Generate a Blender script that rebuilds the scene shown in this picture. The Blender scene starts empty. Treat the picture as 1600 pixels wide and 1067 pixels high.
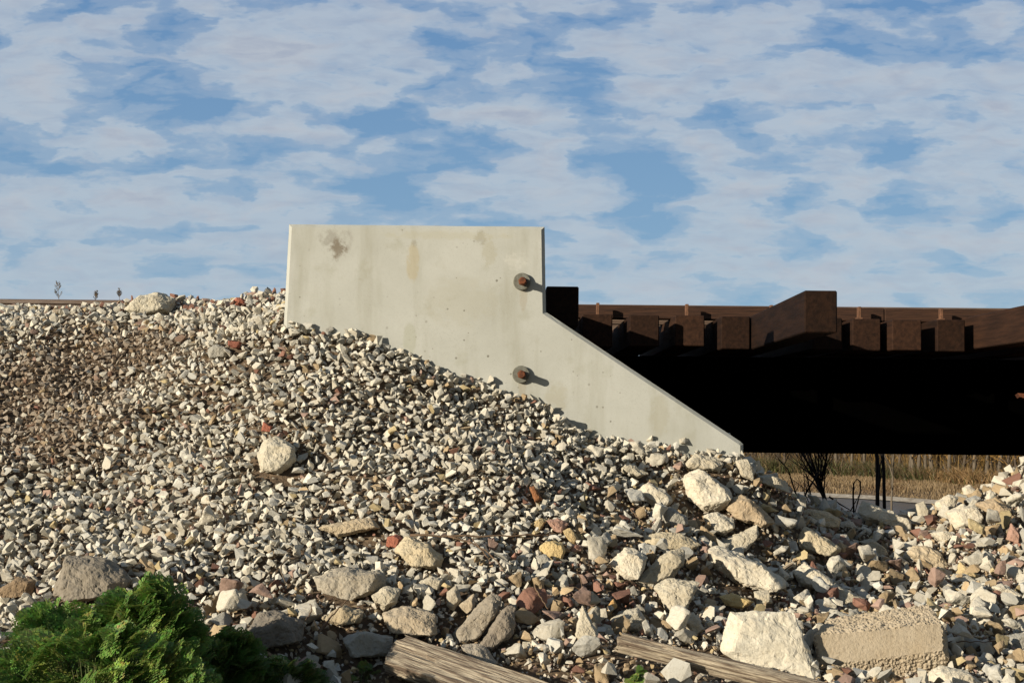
import bpy, bmesh, math, random
import numpy as np
from mathutils import Matrix, Vector, Euler, noise as mnoise
random.seed(11); rng = np.random.default_rng(11)
C = bpy.context.scene
COL = C.collection
R = math.radians
# ------------------------------------------------------------ camera, sky, sun
FPX = 2200.0
TILT, ROLL, YAW = 3.0, 0.63, 0.0
CAMROT = Matrix.Rotation(R(YAW), 4, 'Z') @ Matrix.Rotation(R(90 + TILT), 4, 'X') @ Matrix.Rotation(R(ROLL), 4, 'Z')
cd = bpy.data.cameras.new('camera'); cam = bpy.data.objects.new('camera', cd); COL.objects.link(cam)
cam.matrix_world = CAMROT
cd.sensor_width = 36; cd.lens = 36 * FPX / 1600; cd.clip_start = .05; cd.clip_end = 3000
C.camera = cam
C.view_settings.view_transform = 'Standard'; C.view_settings.look = 'None'
C.view_settings.exposure = 0.42; C.view_settings.gamma = 1
C.render.resolution_x = 1024; C.render.resolution_y = 682
SUNV = Vector((1.28, 1.0, -.42)).normalized()          # direction the light travels
sd = bpy.data.lights.new('sun', 'SUN'); so = bpy.data.objects.new('sun', sd); COL.objects.link(so)
sd.energy = 5.0; sd.angle = R(.5); sd.color = (1, .905, .75)
so.rotation_euler = SUNV.to_track_quat('-Z', 'Y').to_euler()
SUN_EL = math.asin(-SUNV.z); SUN_ROT = math.atan2(-SUNV.x, -SUNV.y) % (2 * math.pi)

def P(px, py, Y):
    """world point seen at pixel (px,py of the 1600x1067 photo) at distance Y in front"""
    d = CAMROT.to_3x3() @ Vector(((px - 800) / FPX, -(py - 533.5) / FPX, -1))
    return d * (Y / d.y)
RI = np.array(CAMROT.to_3x3().inverted())
def project(p):
    q = np.asarray(p, float) @ RI.T
    return 800 + FPX * q[..., 0] / -q[..., 2], 533.5 - FPX * q[..., 1] / -q[..., 2]

class NT:
    def __init__(s, tree): s.t = tree; s.n = tree.nodes; s.l = tree.links; s.n.clear()
    def node(s, ty, ins=None, **kw):
        n = s.n.new(ty)
        for k, v in kw.items(): setattr(n, k, v)
        for k, v in (ins or {}).items():
            if isinstance(v, bpy.types.NodeSocket): s.l.new(v, n.inputs[k])
            else: n.inputs[k].default_value = (*v, 1.0) if n.inputs[k].type == 'RGBA' and len(v) == 3 else v
        return n
    def math(s, op, a, b=0.0, c=0.0, clamp=False): return s.node('ShaderNodeMath', {0: a, 1: b, 2: c}, operation=op, use_clamp=clamp).outputs[0]
    def vec(s, op, a, b=(0, 0, 0)):
        n = s.node('ShaderNodeVectorMath', {0: a, 1: b}, operation=op)
        return n.outputs['Value'] if op in ('DOT_PRODUCT', 'LENGTH') else n.outputs[0]
    def noise(s, v, scale, detail=4, rough=.5, dist=0): return s.node('ShaderNodeTexNoise', {'Vector': v, 'Scale': scale, 'Detail': detail, 'Roughness': rough, 'Distortion': dist}).outputs['Fac']
    def ramp(s, f, stops, interp='LINEAR'):
        n = s.node('ShaderNodeValToRGB', {0: f}); r = n.color_ramp; r.interpolation = interp
        while len(r.elements) < len(stops): r.elements.new(.5)
        for e, (p, c) in zip(r.elements, stops):
            e.position = p; e.color = (c, c, c, 1) if not isinstance(c, tuple) else (*c, 1)
        return n.outputs[0]
    def mix(s, f, a, b, mode='MIX'):
        n = s.node('ShaderNodeMix', data_type='RGBA', blend_type=mode)
        for i, v in ((0, f), (6, a), (7, b)):
            if isinstance(v, bpy.types.NodeSocket): s.l.new(v, n.inputs[i])
            else: n.inputs[i].default_value = v if i == 0 else (*v, 1)[:4]
        return n.outputs[2]

# world: Nishita sky, with a high deck of broken cloud over it
W = bpy.data.worlds.new('World'); C.world = W; W.use_nodes = True
t = NT(W.node_tree)
sky = t.node('ShaderNodeTexSky', sky_type='NISHITA', sun_disc=False, sun_elevation=SUN_EL, sun_rotation=SUN_ROT, air_density=1.0, dust_density=.4, ozone_density=2.0)
tc = t.node('ShaderNodeTexCoord').outputs['Generated']
sx = t.node('ShaderNodeSeparateXYZ', {0: tc}).outputs
yy = t.math('MAXIMUM', sx[1], .08)
zz = t.math('MAXIMUM', sx[2], .0)
pz = t.math('ADD', zz, .055)
pv = t.node('ShaderNodeCombineXYZ', {0: t.math('DIVIDE', sx[0], pz), 1: t.math('DIVIDE', sx[1], pz), 2: 0.0}).outputs[0]
n_big = t.noise(pv, 1.7, 7, .56, .25)
n_med = t.noise(t.vec('ADD', pv, (7.3, 2.1, 0)), 4.2, 6, .6, .2)
uv = t.node('ShaderNodeCombineXYZ', {0: t.math('DIVIDE', sx[0], yy), 1: t.math('DIVIDE', sx[2], yy), 2: 0.0}).outputs[0]
wob = t.node('ShaderNodeTexNoise', {'Vector': t.vec('MULTIPLY', uv, (1, 2.2, 1)), 'Scale': 14.0, 'Detail': 5.0, 'Roughness': .6}).outputs['Color']
uvw = t.vec('ADD', uv, t.vec('MULTIPLY', t.vec('SUBTRACT', wob, (.5, .5, .5)), (.075, .036, 0)))
blobs = [  # px, py, half width, half height, weight (cloud +, clear sky -)
 (250, 75, 60, 75, -.8), (300, 150, 90, 35, -.9), (590, 195, 70, 40, -.6), (640, 205, 75, 70, -1), (580, 255, 60, 55, -.5), (560, 320, 110, 16, -.6),
 (350, 265, 120, 28, -.45), (370, 290, 40, 18, -.5), (930, 140, 50, 35, -1), (870, 155, 60, 18, -.7), (980, 240, 60, 55, -.9), (1000, 310, 60, 40, -.8), (1135, 170, 45, 40, -1), (1190, 200, 40, 40, -.7),
 (1360, 15, 95, 40, -1.1), (1290, 75, 50, 14, -.9), (1400, 320, 26, 50, -.8), (1390, 235, 60, 26, -.6), (1460, 190, 45, 14, -.7), (1570, 340, 30, 22, -.7), (1245, 320, 26, 40, -.7), (130, 245, 110, 16, -.7), (60, 262, 70, 14, -.5), (840, 95, 20, 14, -.4), (850, 20, 30, 10, -.5),
 (1330, 88, 14, 16, -.6), (700, 260, 60, 30, -.3),
 (100, 80, 110, 48, .8), (60, 180, 50, 25, .45), (120, 148, 60, 18, .5), (430, 70, 130, 65, .8), (460, 120, 100, 30, .6), (520, 150, 60, 16, .7), (350, 155, 45, 14, .5), (445, 212, 75, 20, .9), (640, 212, 55, 10, .55), (480, 255, 65, 26, .6), (300, 270, 60, 14, .6), (270, 240, 70, 10, .4), (120, 230, 60, 20, .5),
 (700, 100, 110, 50, .6), (760, 170, 70, 22, .7), (870, 195, 75, 18, .7), (840, 225, 60, 12, .7), (660, 282, 70, 10, .7), (730, 250, 50, 8, .5), (900, 300, 80, 18, .9), (1080, 232, 70, 14, .9), (1030, 120, 110, 60, .8), (1070, 170, 45, 15, .6), (1230, 130, 70, 50, .7), (1270, 215, 85, 38, .9), (1170, 285, 75, 18, .9), (1130, 315, 80, 14, .6), (1330, 290, 55, 20, .8), (1320, 330, 55, 22, .8),
 (1440, 110, 90, 62, .8), (1510, 210, 80, 40, .7), (1480, 300, 70, 16, .8), (1450, 345, 50, 16, .7), (1565, 120, 30, 70, .5), (1170, 30, 90, 50, .5), (100, 300, 130, 40, .45), (280, 330, 120, 30, .5), (440, 320, 60, 20, .5)]
acc = None
for (bx, by, a, b, w) in blobs:
    c = P(bx, by, 1); 
    d = t.vec('MULTIPLY', t.vec('SUBTRACT', uvw, (c.x, c.z, 0)), (FPX / a / 1.1, FPX / b / 1.1, 0))
    e = t.math('EXPONENT', t.math('MULTIPLY', t.vec('DOT_PRODUCT', d, d), -1.0))
    acc = t.math('MULTIPLY_ADD', e, w, acc if acc is not None else 0.0)
infront = t.math('GREATER_THAN', sx[1], .1)
acc = t.math('MULTIPLY', t.math('MAXIMUM', t.math('MINIMUM', acc, 1.0), -1.0), infront)
low = t.ramp(zz, [(.0, .15), (.09, .12), (.15, .0)])     # the deck closes up towards the horizon
vp = t.vec('ADD', t.vec('MULTIPLY', pv, (1.15, .72, 1)), t.vec('MULTIPLY', t.vec('SUBTRACT', t.node('ShaderNodeTexNoise', {'Vector': pv, 'Scale': 2.6, 'Detail': 5.0, 'Roughness': .65}).outputs['Color'], (.5, .5, .5)), (.55, .55, 0)))
puff = t.node('ShaderNodeTexVoronoi', {'Vector': vp, 'Scale': 3.1, 'Smoothness': .6}, feature='SMOOTH_F1').outputs['Distance']
puff2 = t.node('ShaderNodeTexVoronoi', {'Vector': vp, 'Scale': 6.5, 'Smoothness': .6}, feature='SMOOTH_F1').outputs['Distance']
fine = t.noise(t.vec('MULTIPLY', uv, (1, 2.6, 1)), 26, 6, .65, .3)
pn = t.noise(t.vec('ADD', t.vec('MULTIPLY', uv, (1, 2.9, 1)), t.vec('MULTIPLY', t.vec('SUBTRACT', wob, (.5, .5, .5)), (.10, .10, 0))), 15, 3, .5)
pn2 = t.noise(t.vec('MULTIPLY', uv, (1, 3.4, 1)), 34, 4, .55, .5)
cover = t.math('ADD', t.math('MULTIPLY', n_big, .55), t.math('MULTIPLY', n_med, .22))
cover = t.math('ADD', cover, t.math('MULTIPLY', pn, 1.55)); cover = t.math('ADD', cover, t.math('MULTIPLY', t.math('SUBTRACT', pn2, .5), .42)); cover = t.math('SUBTRACT', cover, .66)
cover = t.math('ADD', cover, t.math('MULTIPLY', t.math('SUBTRACT', fine, .5), .12))
cover = t.math('ADD', cover, t.math('MULTIPLY', acc, .25))
cover = t.math('ADD', cover, .095)
cover = t.math('ADD', cover, t.math('MULTIPLY', t.math('SUBTRACT', .42, puff), .16))
cover = t.math('ADD', cover, t.math('MULTIPLY', t.math('SUBTRACT', .40, puff2), .06))
cover = t.math('ADD', cover, low)
cf = t.ramp(t.math('SUBTRACT', cover, .30), [(.0, .0), (.18, .22), (.38, .62), (.72, .95)], 'EASE')
shade = t.ramp(t.math('SUBTRACT', cover, .30), [(.30, (.63, .67, .69)), (.48, (.585, .62, .65)), (.78, (.44, .48, .555))])
sh2 = t.mix(t.ramp(t.math('MULTIPLY_ADD', n_med, .35, t.math('MULTIPLY', pn2, .75)), [(.50, .0), (.75, .55)]), shade, (.33, .385, .50))
hz = t.ramp(zz, [(.06, 1.0), (.2, .0)])
cloudc = t.mix(t.math('MULTIPLY', hz, .5), sh2, (.49, .545, .60))
blue = t.mix(t.ramp(zz, [(.05, 0.0), (.30, 1.0)]), (.24, .41, .59), (.125, .265, .50))
skyc = t.mix(1.0, sky.outputs[0], (.10, .10, .10), 'MULTIPLY')
base = t.mix(t.math('MULTIPLY', infront, .85), skyc, blue)
cf = t.math('MULTIPLY', cf, t.math('MULTIPLY_ADD', infront, .55, .38))
colr = t.mix(cf, base, cloudc)
below = t.math('LESS_THAN', sx[2], -.002)
colr = t.mix(1.0, colr, (.75, .75, .75), 'MULTIPLY')
colr = t.mix(t.math('MULTIPLY', t.math('SUBTRACT', 1.0, infront), .35), colr, (0, 0, 0))
colr = t.mix(below, colr, (.07, .06, .05))
bg = t.node('ShaderNodeBackground', {'Color': colr, 'Strength': 1.0})
t.l.new(bg.outputs[0], t.node('ShaderNodeOutputWorld').inputs[0])

# ------------------------------------------------------------ helpers
def tagit(o, label=None, cat=None, group=None, kind=None):
    if label: o['label'] = label
    if cat: o['category'] = cat
    if group: o['group'] = group
    if kind: o['kind'] = kind
    return o
def empty(name, loc, label, cat, group=None):
    o = bpy.data.objects.new(name, None); COL.objects.link(o); o.location = loc; o.empty_display_size = .1
    return tagit(o, label, cat, group)
def link(name, me, mat, parent=None):
    o = bpy.data.objects.new(name, me); COL.objects.link(o)
    if mat is not None and not me.materials: me.materials.append(mat)
    if parent is not None: o.parent = parent; o.matrix_parent_inverse = Matrix.Translation(-parent.location)
    return o
def np_mesh(name, V, F, cols=None, smooth=False):
    """V (n,3), F (m,k) with k equal for every face"""
    V = np.asarray(V, np.float32); F = np.asarray(F, np.int32); k = F.shape[1]
    me = bpy.data.meshes.new(name)
    me.vertices.add(len(V)); me.vertices.foreach_set('co', V.ravel())
    me.loops.add(F.size); me.loops.foreach_set('vertex_index', F.ravel())
    me.polygons.add(len(F)); me.polygons.foreach_set('loop_start', np.arange(0, F.size, k, dtype=np.int32))
    if cols is not None:
        a = me.attributes.new('col', 'FLOAT_COLOR', 'POINT')
        c4 = np.ones((len(V), 4), np.float32); c4[:, :3] = cols; a.data.foreach_set('color', c4.ravel())
    me.update(calc_edges=True); me.validate()
    me.polygons.foreach_set('use_smooth', np.full(len(me.polygons), smooth)); me.update()
    return me
class MB:
    def __init__(s): s.v = []; s.f = []; s.n = 0
    def add(s, v, f):
        s.v += [tuple(p) for p in v]; s.f += [tuple(i + s.n for i in q) for q in f]; s.n += len(v); return s
    def box(s, x0, x1, y0, y1, z0, z1, rz=0, piv=None):
        v = [Vector((x, y, z)) for z in (z0, z1) for y in (y0, y1) for x in (x0, x1)]
        if rz:
            pc = Vector(piv); M = Matrix.Rotation(rz, 3, 'Z'); v = [M @ (p - pc) + pc for p in v]
        return s.add(v, [(0, 2, 3, 1), (4, 5, 7, 6), (0, 1, 5, 4), (2, 6, 7, 3), (0, 4, 6, 2), (1, 3, 7, 5)])
    def tube(s, pts, rads, k=6, cap=True):
        pts = [Vector(p) for p in pts]; b = s.n; ref = Vector((0.31, .2, .93)).normalized()
        V = []; F = []
        for i, p in enumerate(pts):
            d = (pts[min(i + 1, len(pts) - 1)] - pts[max(i - 1, 0)]).normalized()
            u = d.cross(ref if abs(d.dot(ref)) < .95 else Vector((1, 0, 0))).normalized(); w = d.cross(u)
            for j in range(k):
                a = 2 * math.pi * j / k; V.append(p + (u * math.cos(a) + w * math.sin(a)) * rads[i])
        for i in range(len(pts) - 1):
            for j in range(k):
                F.append((i * k + j, i * k + (j + 1) % k, (i + 1) * k + (j + 1) % k, (i + 1) * k + j))
        if cap: F.append(tuple(range(k))[::-1]); F.append(tuple((len(pts) - 1) * k + j for j in range(k)))
        return s.add(V, F)
    def mesh(s, name, smooth=False, bevel=0):
        me = bpy.data.meshes.new(name); me.from_pydata(s.v, [], s.f)
        if bevel:
            bm = bmesh.new(); bm.from_mesh(me)
            bmesh.ops.bevel(bm, geom=bm.edges[:], offset=bevel, segments=1, profile=.5, affect='EDGES', clamp_overlap=True)
            bm.to_mesh(me); bm.free()
        me.update()
        for p in me.polygons: p.use_smooth = smooth
        return me
    def build(s, name, mat, parent=None, smooth=False, bevel=0): return link(name, s.mesh(name, smooth, bevel), mat, parent)

def material(name):
    m = bpy.data.materials.new(name); m.use_nodes = True; return m, NT(m.node_tree)
def finish(t, col, rough=.9, spec=.3, bump=None, bstr=.3, bdist=.01, **kw):
    ins = {'Base Color': col, 'Roughness': rough, 'Specular IOR Level': spec}; ins.update(kw)
    if bump is not None: ins['Normal'] = t.node('ShaderNodeBump', {'Height': bump, 'Strength': bstr, 'Distance': bdist}).outputs[0]
    p = t.node('ShaderNodeBsdfPrincipled', ins); t.l.new(p.outputs[0], t.node('ShaderNodeOutputMaterial').inputs[0]); return p

# ---- materials
def rock_mat(name, src, scale=1.0, pit=.5):
    m, t = material(name)
    pos = t.node('ShaderNodeTexCoord').outputs['Object']
    c = t.node('ShaderNodeObjectInfo').outputs['Color'] if src == 'obj' else t.node('ShaderNodeAttribute', attribute_name='col').outputs['Color']
    n1 = t.noise(pos, 9 * scale, 5, .6); n2 = t.noise(pos, 60 * scale, 4, .65)
    f = t.ramp(n1, [(.3, .0), (.7, 1.0)])
    c2 = t.mix(t.math('MULTIPLY', f, .45), c, t.mix(1.0, c, (.66, .58, .46), 'MULTIPLY'))
    c3 = t.mix(t.ramp(n2, [(.30, .55), (.46, .0)]), c2, t.mix(1.0, c2, (.5, .45, .4), 'MULTIPLY'))
    n3 = t.noise(pos, 160 * scale, 3, .6)
    h = t.math('ADD', t.math('MULTIPLY', n2, .7), t.math('MULTIPLY', n3, .4))
    finish(t, c3, .93, .18, h, .75 * pit + .2, .012 / scale)
    return m
M_ROCK = rock_mat('rough_limestone', 'obj'); M_GRAV = rock_mat('crushed_limestone', 'attr', 1.6)
M_STONE = rock_mat('small_stone', 'obj', 1.5)

m, t = material('poured_concrete'); M_CONC = m
pos = t.node('ShaderNodeTexCoord').outputs['Object']
sp = t.node('ShaderNodeSeparateXYZ', {0: pos}).outputs
c = t.mix(t.ramp(t.noise(pos, 2.2, 6, .6, .3), [(.32, .0), (.68, 1.0)]), (.435, .435, .39), (.37, .37, .325))
streak = t.noise(t.vec('MULTIPLY', pos, (5, 5, .8)), 1.5, 5, .6)
c = t.mix(t.ramp(streak, [(.50, .0), (.72, .45)]), c, (.27, .26, .195))
c = t.mix(t.ramp(t.noise(t.vec('ADD', pos, (3, 1, 8)), 5.0, 5, .6), [(.58, .0), (.72, .35)]), c, (.255, .245, .165))
def spot(cx, cz, rx, rz, t=t, pos=pos):
    d = t.vec('MULTIPLY', t.vec('SUBTRACT', pos, (cx, 0, cz)), (1 / rx, 0, 1 / rz))
    return t.math('SUBTRACT', 1.0, t.vec('LENGTH', d), clamp=True)
def pz_(px, py): p = P(px, py, 9); return p.x, p.z
mott = t.noise(pos, 45, 6, .75); mott2 = t.noise(pos, 13, 4, .6)
for (px, py, rx, rz, colr_, amt, th) in [(524, 374, .13, .13, (.20, .185, .15), .9, .53), (528, 390, .07, .10, (.16, .13, .09), .8, .52), (645, 410, .05, .14, (.36, .29, .15), .8, .40), (640, 530, .05, .12, (.27, .27, .17), .6, .4),
        (750, 372, .05, .07, (.20, .18, .12), .7, .5), (765, 395, .06, .12, (.30, .27, .17), .6, .45), (806, 408, .09, .08, (.52, .51, .45), .7, .52), (870, 620, .09, .12, (.30, .27, .18), .7, .45), (1030, 650, .09, .16, (.30, .28, .2), .7, .45), (648, 380, .03, .03, (.2, .18, .12), .7, .5), (720, 470, .3, .2, (.34, .32, .24), .5, .45), (700, 368, .5, .035, (.36, .33, .22), .5, .45), (818, 462, .03, .12, (.30, .25, .17), .7, .42), (816, 606, .03, .10, (.30, .25, .17), .6, .42)]:
    cx, cz = pz_(px, py)
    s_ = spot(cx, cz, rx, rz)
    k = t.math('MULTIPLY', t.ramp(t.math('ADD', t.math('MULTIPLY', s_, .55), t.math('MULTIPLY', t.math('SUBTRACT', t.math('MULTIPLY_ADD', mott2, .9, t.math('MULTIPLY', mott, .55)), th + .20), 1.7)), [(.10, .0), (.40, 1.0)]), amt * (1.0 if colr_[0] < .2 else .55), clamp=True)
    k = t.math('MULTIPLY', k, t.math('MULTIPLY', s_, 4.0, clamp=True))
    c = t.mix(k, c, colr_)
vo = t.node('ShaderNodeTexVoronoi', {'Vector': pos, 'Scale': 20.0, 'Randomness': 1.0})
sz = t.math('MULTIPLY', t.node('ShaderNodeSeparateColor', {0: vo.outputs['Color']}).outputs[0], .17)
sel = t.math('GREATER_THAN', t.node('ShaderNodeSeparateColor', {0: vo.outputs['Color']}).outputs[1], .45)
pit = t.math('MULTIPLY', t.math('LESS_THAN', vo.outputs['Distance'], sz), sel)
pit = t.math('MULTIPLY', pit, t.ramp(t.noise(pos, 1.3, 2, .5), [(.40, .15), (.6, 1.0)]))
vo2 = t.node('ShaderNodeTexVoronoi', {'Vector': pos, 'Scale': 80.0})
pit2 = t.math('MULTIPLY', t.math('LESS_THAN', vo2.outputs['Distance'], t.math('MULTIPLY', t.noise(pos, 3, 3, .6), .30)), .38)
c = t.mix(t.math('MULTIPLY', pit, .75), c, (.13, .12, .09)); c = t.mix(pit2, c, (.22, .21, .17))
c = t.mix(t.ramp(mott, [(.3, .12), (.5, .0)]), c, (.24, .23, .18))
hgt = t.math('SUBTRACT', t.math('MULTIPLY', t.noise(pos, 50, 5, .6), .3), pit)
finish(t, c, .85, .25, hgt, .35, .006)

def simple(name, c1, c2, scale, rough=.85, stretch=(1, 1, 1), bstr=.4, bdist=.01, spec=.25, thr=(.35, .65), **kw):
    m, t = material(name); pos = t.node('ShaderNodeTexCoord').outputs['Object']
    v = t.vec('MULTIPLY', pos, stretch)
    n = t.noise(v, scale, 6, .62, .2)
    finish(t, t.mix(t.ramp(n, [(thr[0], .0), (thr[1], 1.0)]), c1, c2), rough, spec, n, bstr, bdist, **kw); return m
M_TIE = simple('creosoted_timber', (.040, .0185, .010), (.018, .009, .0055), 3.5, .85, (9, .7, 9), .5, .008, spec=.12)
_nt = M_TIE.node_tree; _p = [n for n in _nt.nodes if n.type == 'BSDF_PRINCIPLED'][0]; _src = _p.inputs['Base Color'].links[0].from_socket
_oi = _nt.nodes.new('ShaderNodeObjectInfo'); _mr = _nt.nodes.new('ShaderNodeMapRange'); _mr.inputs[3].default_value = .35; _mr.inputs[4].default_value = 1.15
_vm = _nt.nodes.new('ShaderNodeVectorMath'); _vm.operation = 'SCALE'
_nt.links.new(_oi.outputs['Random'], _mr.inputs[0]); _nt.links.new(_src, _vm.inputs[0]); _nt.links.new(_mr.outputs[0], _vm.inputs['Scale']); _nt.links.new(_vm.outputs[0], _p.inputs['Base Color'])
M_TIEEND = simple('timber_guard', (.06, .027, .014), (.022, .011, .007), 5, .85, (.8, 12, 14), .7, .01)
M_GIRD = simple('shade_black_girder_steel', (.0004, .0004, .0004), (.0006, .0005, .0004), 6, 1, spec=0)  # dark steel taken down to near black; shade under the deck is in the colour
M_RUST = simple('rusty_steel', (.17, .055, .022), (.07, .028, .015), 60, .85, bdist=.004)
M_RAIL = simple('rail_steel', (.13, .085, .055), (.08, .05, .033), 8, .5, (1, 8, 8), spec=.5)
M_WASH = simple('weathered_washer_iron', (.17, .17, .14), (.10, .095, .07), 45, .7, spec=.4)
M_PIN = simple('rusty_bolt', (.17, .08, .042), (.08, .04, .022), 40, .8)
M_SOIL = simple('dusty_soil', (.17, .12, .075), (.085, .06, .04), 14, .97, bstr=1, bdist=.03)
M_BARK = simple('dark_bark', (.030, .022, .017), (.012, .009, .008), 30, .9, (1, 1, .3))
M_TWIG = simple('dry_twig', (.19, .125, .075), (.10, .065, .04), 40, .9)
M_FARBARK = simple('pale_bark', (.15, .12, .085), (.06, .048, .034), 3, .9, (1, 1, .2))
M_DEADW = simple('weathered_wood', (.50, .42, .30), (.15, .108, .075), 7, .88, (1, 14, 14), 1.0, .02, thr=(.38, .58))
M_STALK = simple('dry_stalk', (.16, .12, .08), (.08, .06, .04), 30, .9)
def leafmat(name, trans=.35):
    m, t = material(name)
    c = t.node('ShaderNodeAttribute', attribute_name='col').outputs['Color']
    p = t.node('ShaderNodeBsdfPrincipled', {'Base Color': c, 'Roughness': .55, 'Specular IOR Level': .35})
    tr = t.node('ShaderNodeBsdfTranslucent', {'Color': c})
    mx = t.node('ShaderNodeMixShader', {0: trans, 1: p.outputs[0], 2: tr.outputs[0]})
    t.l.new(mx.outputs[0], t.node('ShaderNodeOutputMaterial').inputs[0]); return m
M_LEAF = leafmat('ferny_leaf'); M_GRASS = leafmat('dry_grass_blade', .25)
m, t = material('river_water'); M_WATER = m
pos = t.node('ShaderNodeTexCoord').outputs['Object']
n = t.noise(t.vec('MULTIPLY', pos, (1, 1, 1)), 1.6, 4, .6)
finish(t, (.085, .09, .095), .28, .5, n, .9, .25)

# ------------------------------------------------------------ terrain
SH = [(0, 501, 10), (100, 499, 10), (200, 495, 10), (300, 482, 10), (400, 475, 10), (440, 474, 9.9), (443, 500, 9.0),
      (1162, 727, 9.0), (1180, 748, 9.3), (1250, 791, 9.8), (1290, 809, 10.3), (1345, 818, 10.6), (1400, 818, 10.4), (1440, 802, 10.3), (1500, 785, 10.3), (1560, 771, 10.4), (1600, 745, 10.6), (1700, 690, 10.8),
      (1600, 825, 9.5), (1500, 830, 9.4), (-150, 503, 10)]
FR = [(545, 524, 9), (640, 556, 9), (700, 583, 9), (800, 618, 9), (900, 670, 9), (1000, 698, 9), (1080, 715, 9),
      (0, 600, 9), (0, 750, 8), (0, 900, 7.05), (0, 1067, 6.1), (200, 600, 9), (200, 750, 8), (200, 900, 7), (200, 1067, 6.1), (-200, 750, 8), (-200, 1067, 6.1),
      (400, 600, 8.6), (400, 750, 7.8), (400, 900, 6.95), (400, 1067, 6.1), (600, 650, 8.35), (600, 750, 7.8), (600, 850, 7.3), (600, 950, 6.8), (600, 1067, 6.2),
      (800, 720, 8.25), (800, 820, 7.6), (800, 930, 6.95), (800, 1067, 6.25), (1000, 780, 8.35), (1000, 860, 7.75), (1000, 950, 7.1), (1000, 1067, 6.4),
      (1150, 800, 8.6), (1250, 860, 8.6), (1250, 940, 7.8), (1250, 1067, 6.6), (1400, 880, 9.1), (1400, 960, 7.9), (1400, 1067, 6.7), (1600, 900, 8.6), (1600, 980, 7.7), (1600, 1067, 6.8), (1750, 1000, 7.5), (1750, 1067, 6.8)]
BK = [(-5.5, 12, .72), (-4, 12, .73), (-3, 12.5, .74), (-2, 12, .74), (-1, 12, .75), (0, 12, .6), (-1.4, 9.3, .68), (-.6, 9.4, .66), (0, 9.4, .5), (.5, 9.4, .25), (1, 9.3, -.05), (1.3, 9.3, -.22), (.6, 11, .2), (1.2, 11, -.3), (1.6, 12, -.7), (2.6, 12.4, -1.2), (3.6, 12.4, -1.3), (5, 12.4, -1.0)]
def pts(L): return [tuple(P(*q)) for q in L]
def tps_fit(p, lam=.002):
    p = np.array(p, float); n = len(p); xy = p[:, :2]
    d = np.linalg.norm(xy[:, None] - xy[None], axis=2)
    K = np.where(d > 0, d * d * np.log(d + 1e-12), 0) + lam * np.eye(n)
    Q = np.hstack([np.ones((n, 1)), xy]); A = np.block([[K, Q], [Q.T, np.zeros((3, 3))]])
    s = np.linalg.solve(A, np.concatenate([p[:, 2], np.zeros(3)])); return xy, s[:n], s[n:]
def tps_eval(m, x, y):
    xy, w, a = m; x = np.asarray(x, float); y = np.asarray(y, float); out = np.zeros(x.shape)
    for (cx, cy), wi in zip(xy, w):
        d2 = (x - cx) ** 2 + (y - cy) ** 2 + 1e-12; out += wi * .5 * d2 * np.log(d2)
    return out + a[0] + a[1] * x + a[2] * y
TF = tps_fit(pts(SH + FR)); TB = tps_fit(pts(SH) + BK + pts([q for q in FR if (q[0] <= 400 or q[0] >= 1250) and q[2] > 7.5]))
def sst(a, b, x): u = np.clip((x - a) / (b - a), 0, 1); return u * u * (3 - 2 * u)
def und(x, y): return .034 * np.sin(2.9 * x + 1.3 * y + 1) * np.sin(3.7 * y - 1.9 * x) + .034 * np.sin(5.3 * x + 2) * np.sin(6.3 * y + .7 + x) + .014 * np.sin(13 * x - 4 * y) * np.sin(11 * y + 3 * x)
def far_bank(x): # y of the far waterline
    return 112 - .0 * x - 26 * sst(26, 42, x) - 6 * sst(18, 30, x) - 0 * x
WZ = -6.0
def H(x, y):
    x = np.asarray(x, float); y = np.asarray(y, float)
    xc = np.clip(x, -4.6, 4.9); yc = np.clip(y, 5.9, 12.6)
    f = tps_eval(TF, xc, np.minimum(yc, 10.5)); b = tps_eval(TB, xc, np.maximum(yc, 8.9))
    h = f + (b - f) * sst(9.04, 9.3, yc)
    h = h - .12 * np.clip(5.9 - y, 0, 3)
    left = 1 - sst(-.5, .6, x)
    emb = -6.2 * sst(15.5, 24, y)                     # embankment falls behind the track
    rgt = -5.6 * sst(12.0, 30, y)
    h = h + left * emb + (1 - left) * rgt
    h = np.minimum(h, 50)
    yb = far_bank(x)
    bank = -6.6 + 0.3 * sst(0, 1, y) + (1.25 * sst(0, 10, y - yb + 3)) + .02 * np.clip(y - yb - 8, 0, 200)
    h = h * (1 - sst(28, 34, y)) + np.where(y > 28, bank - .6 * (1 - sst(-12, 0, y - yb)), 0) * sst(28, 34, y)
    near = (1 - sst(11, 14, y)) * (1 - sst(5, 7, np.abs(x)))
    return h + und(x, y) * near
def axis(lo, a, b, hi, st, g=1.14):
    v = list(np.arange(a, b, st)); s = st; x = a; L = []
    while x > lo: s *= g; x -= s; L.append(x)
    x = v[-1]; s = st; Rr = []
    while x < hi: s *= g; x += s; Rr.append(x)
    return np.array(L[::-1] + v + Rr)
_und0 = und
gx = axis(-700, -4.8, 5.2, 700, .06); gy = axis(-60, 5.4, 12.6, 1500, .06, 1.07)
GX, GY = np.meshgrid(gx, gy); GZ = H(GX, GY) - .03 * (np.abs(GX) < 6) * (GY < 12)
V = np.stack([GX, GY, GZ], -1).reshape(-1, 3)
nx, ny = len(gx), len(gy); ii = (np.arange(ny - 1)[:, None] * nx + np.arange(nx - 1)[None]).ravel()
F = np.stack([ii, ii + 1, ii + nx + 1, ii + nx], 1)
g = link('ground', np_mesh('ground', V, F, smooth=True), M_SOIL); g['kind'] = 'structure'
wv = [(-600, 27, WZ), (700, 27, WZ), (700, 150, WZ), (-600, 150, WZ)]
w = link('river', np_mesh('river', wv, [(0, 1, 2, 3)]), M_WATER); w['kind'] = 'structure'

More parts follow.
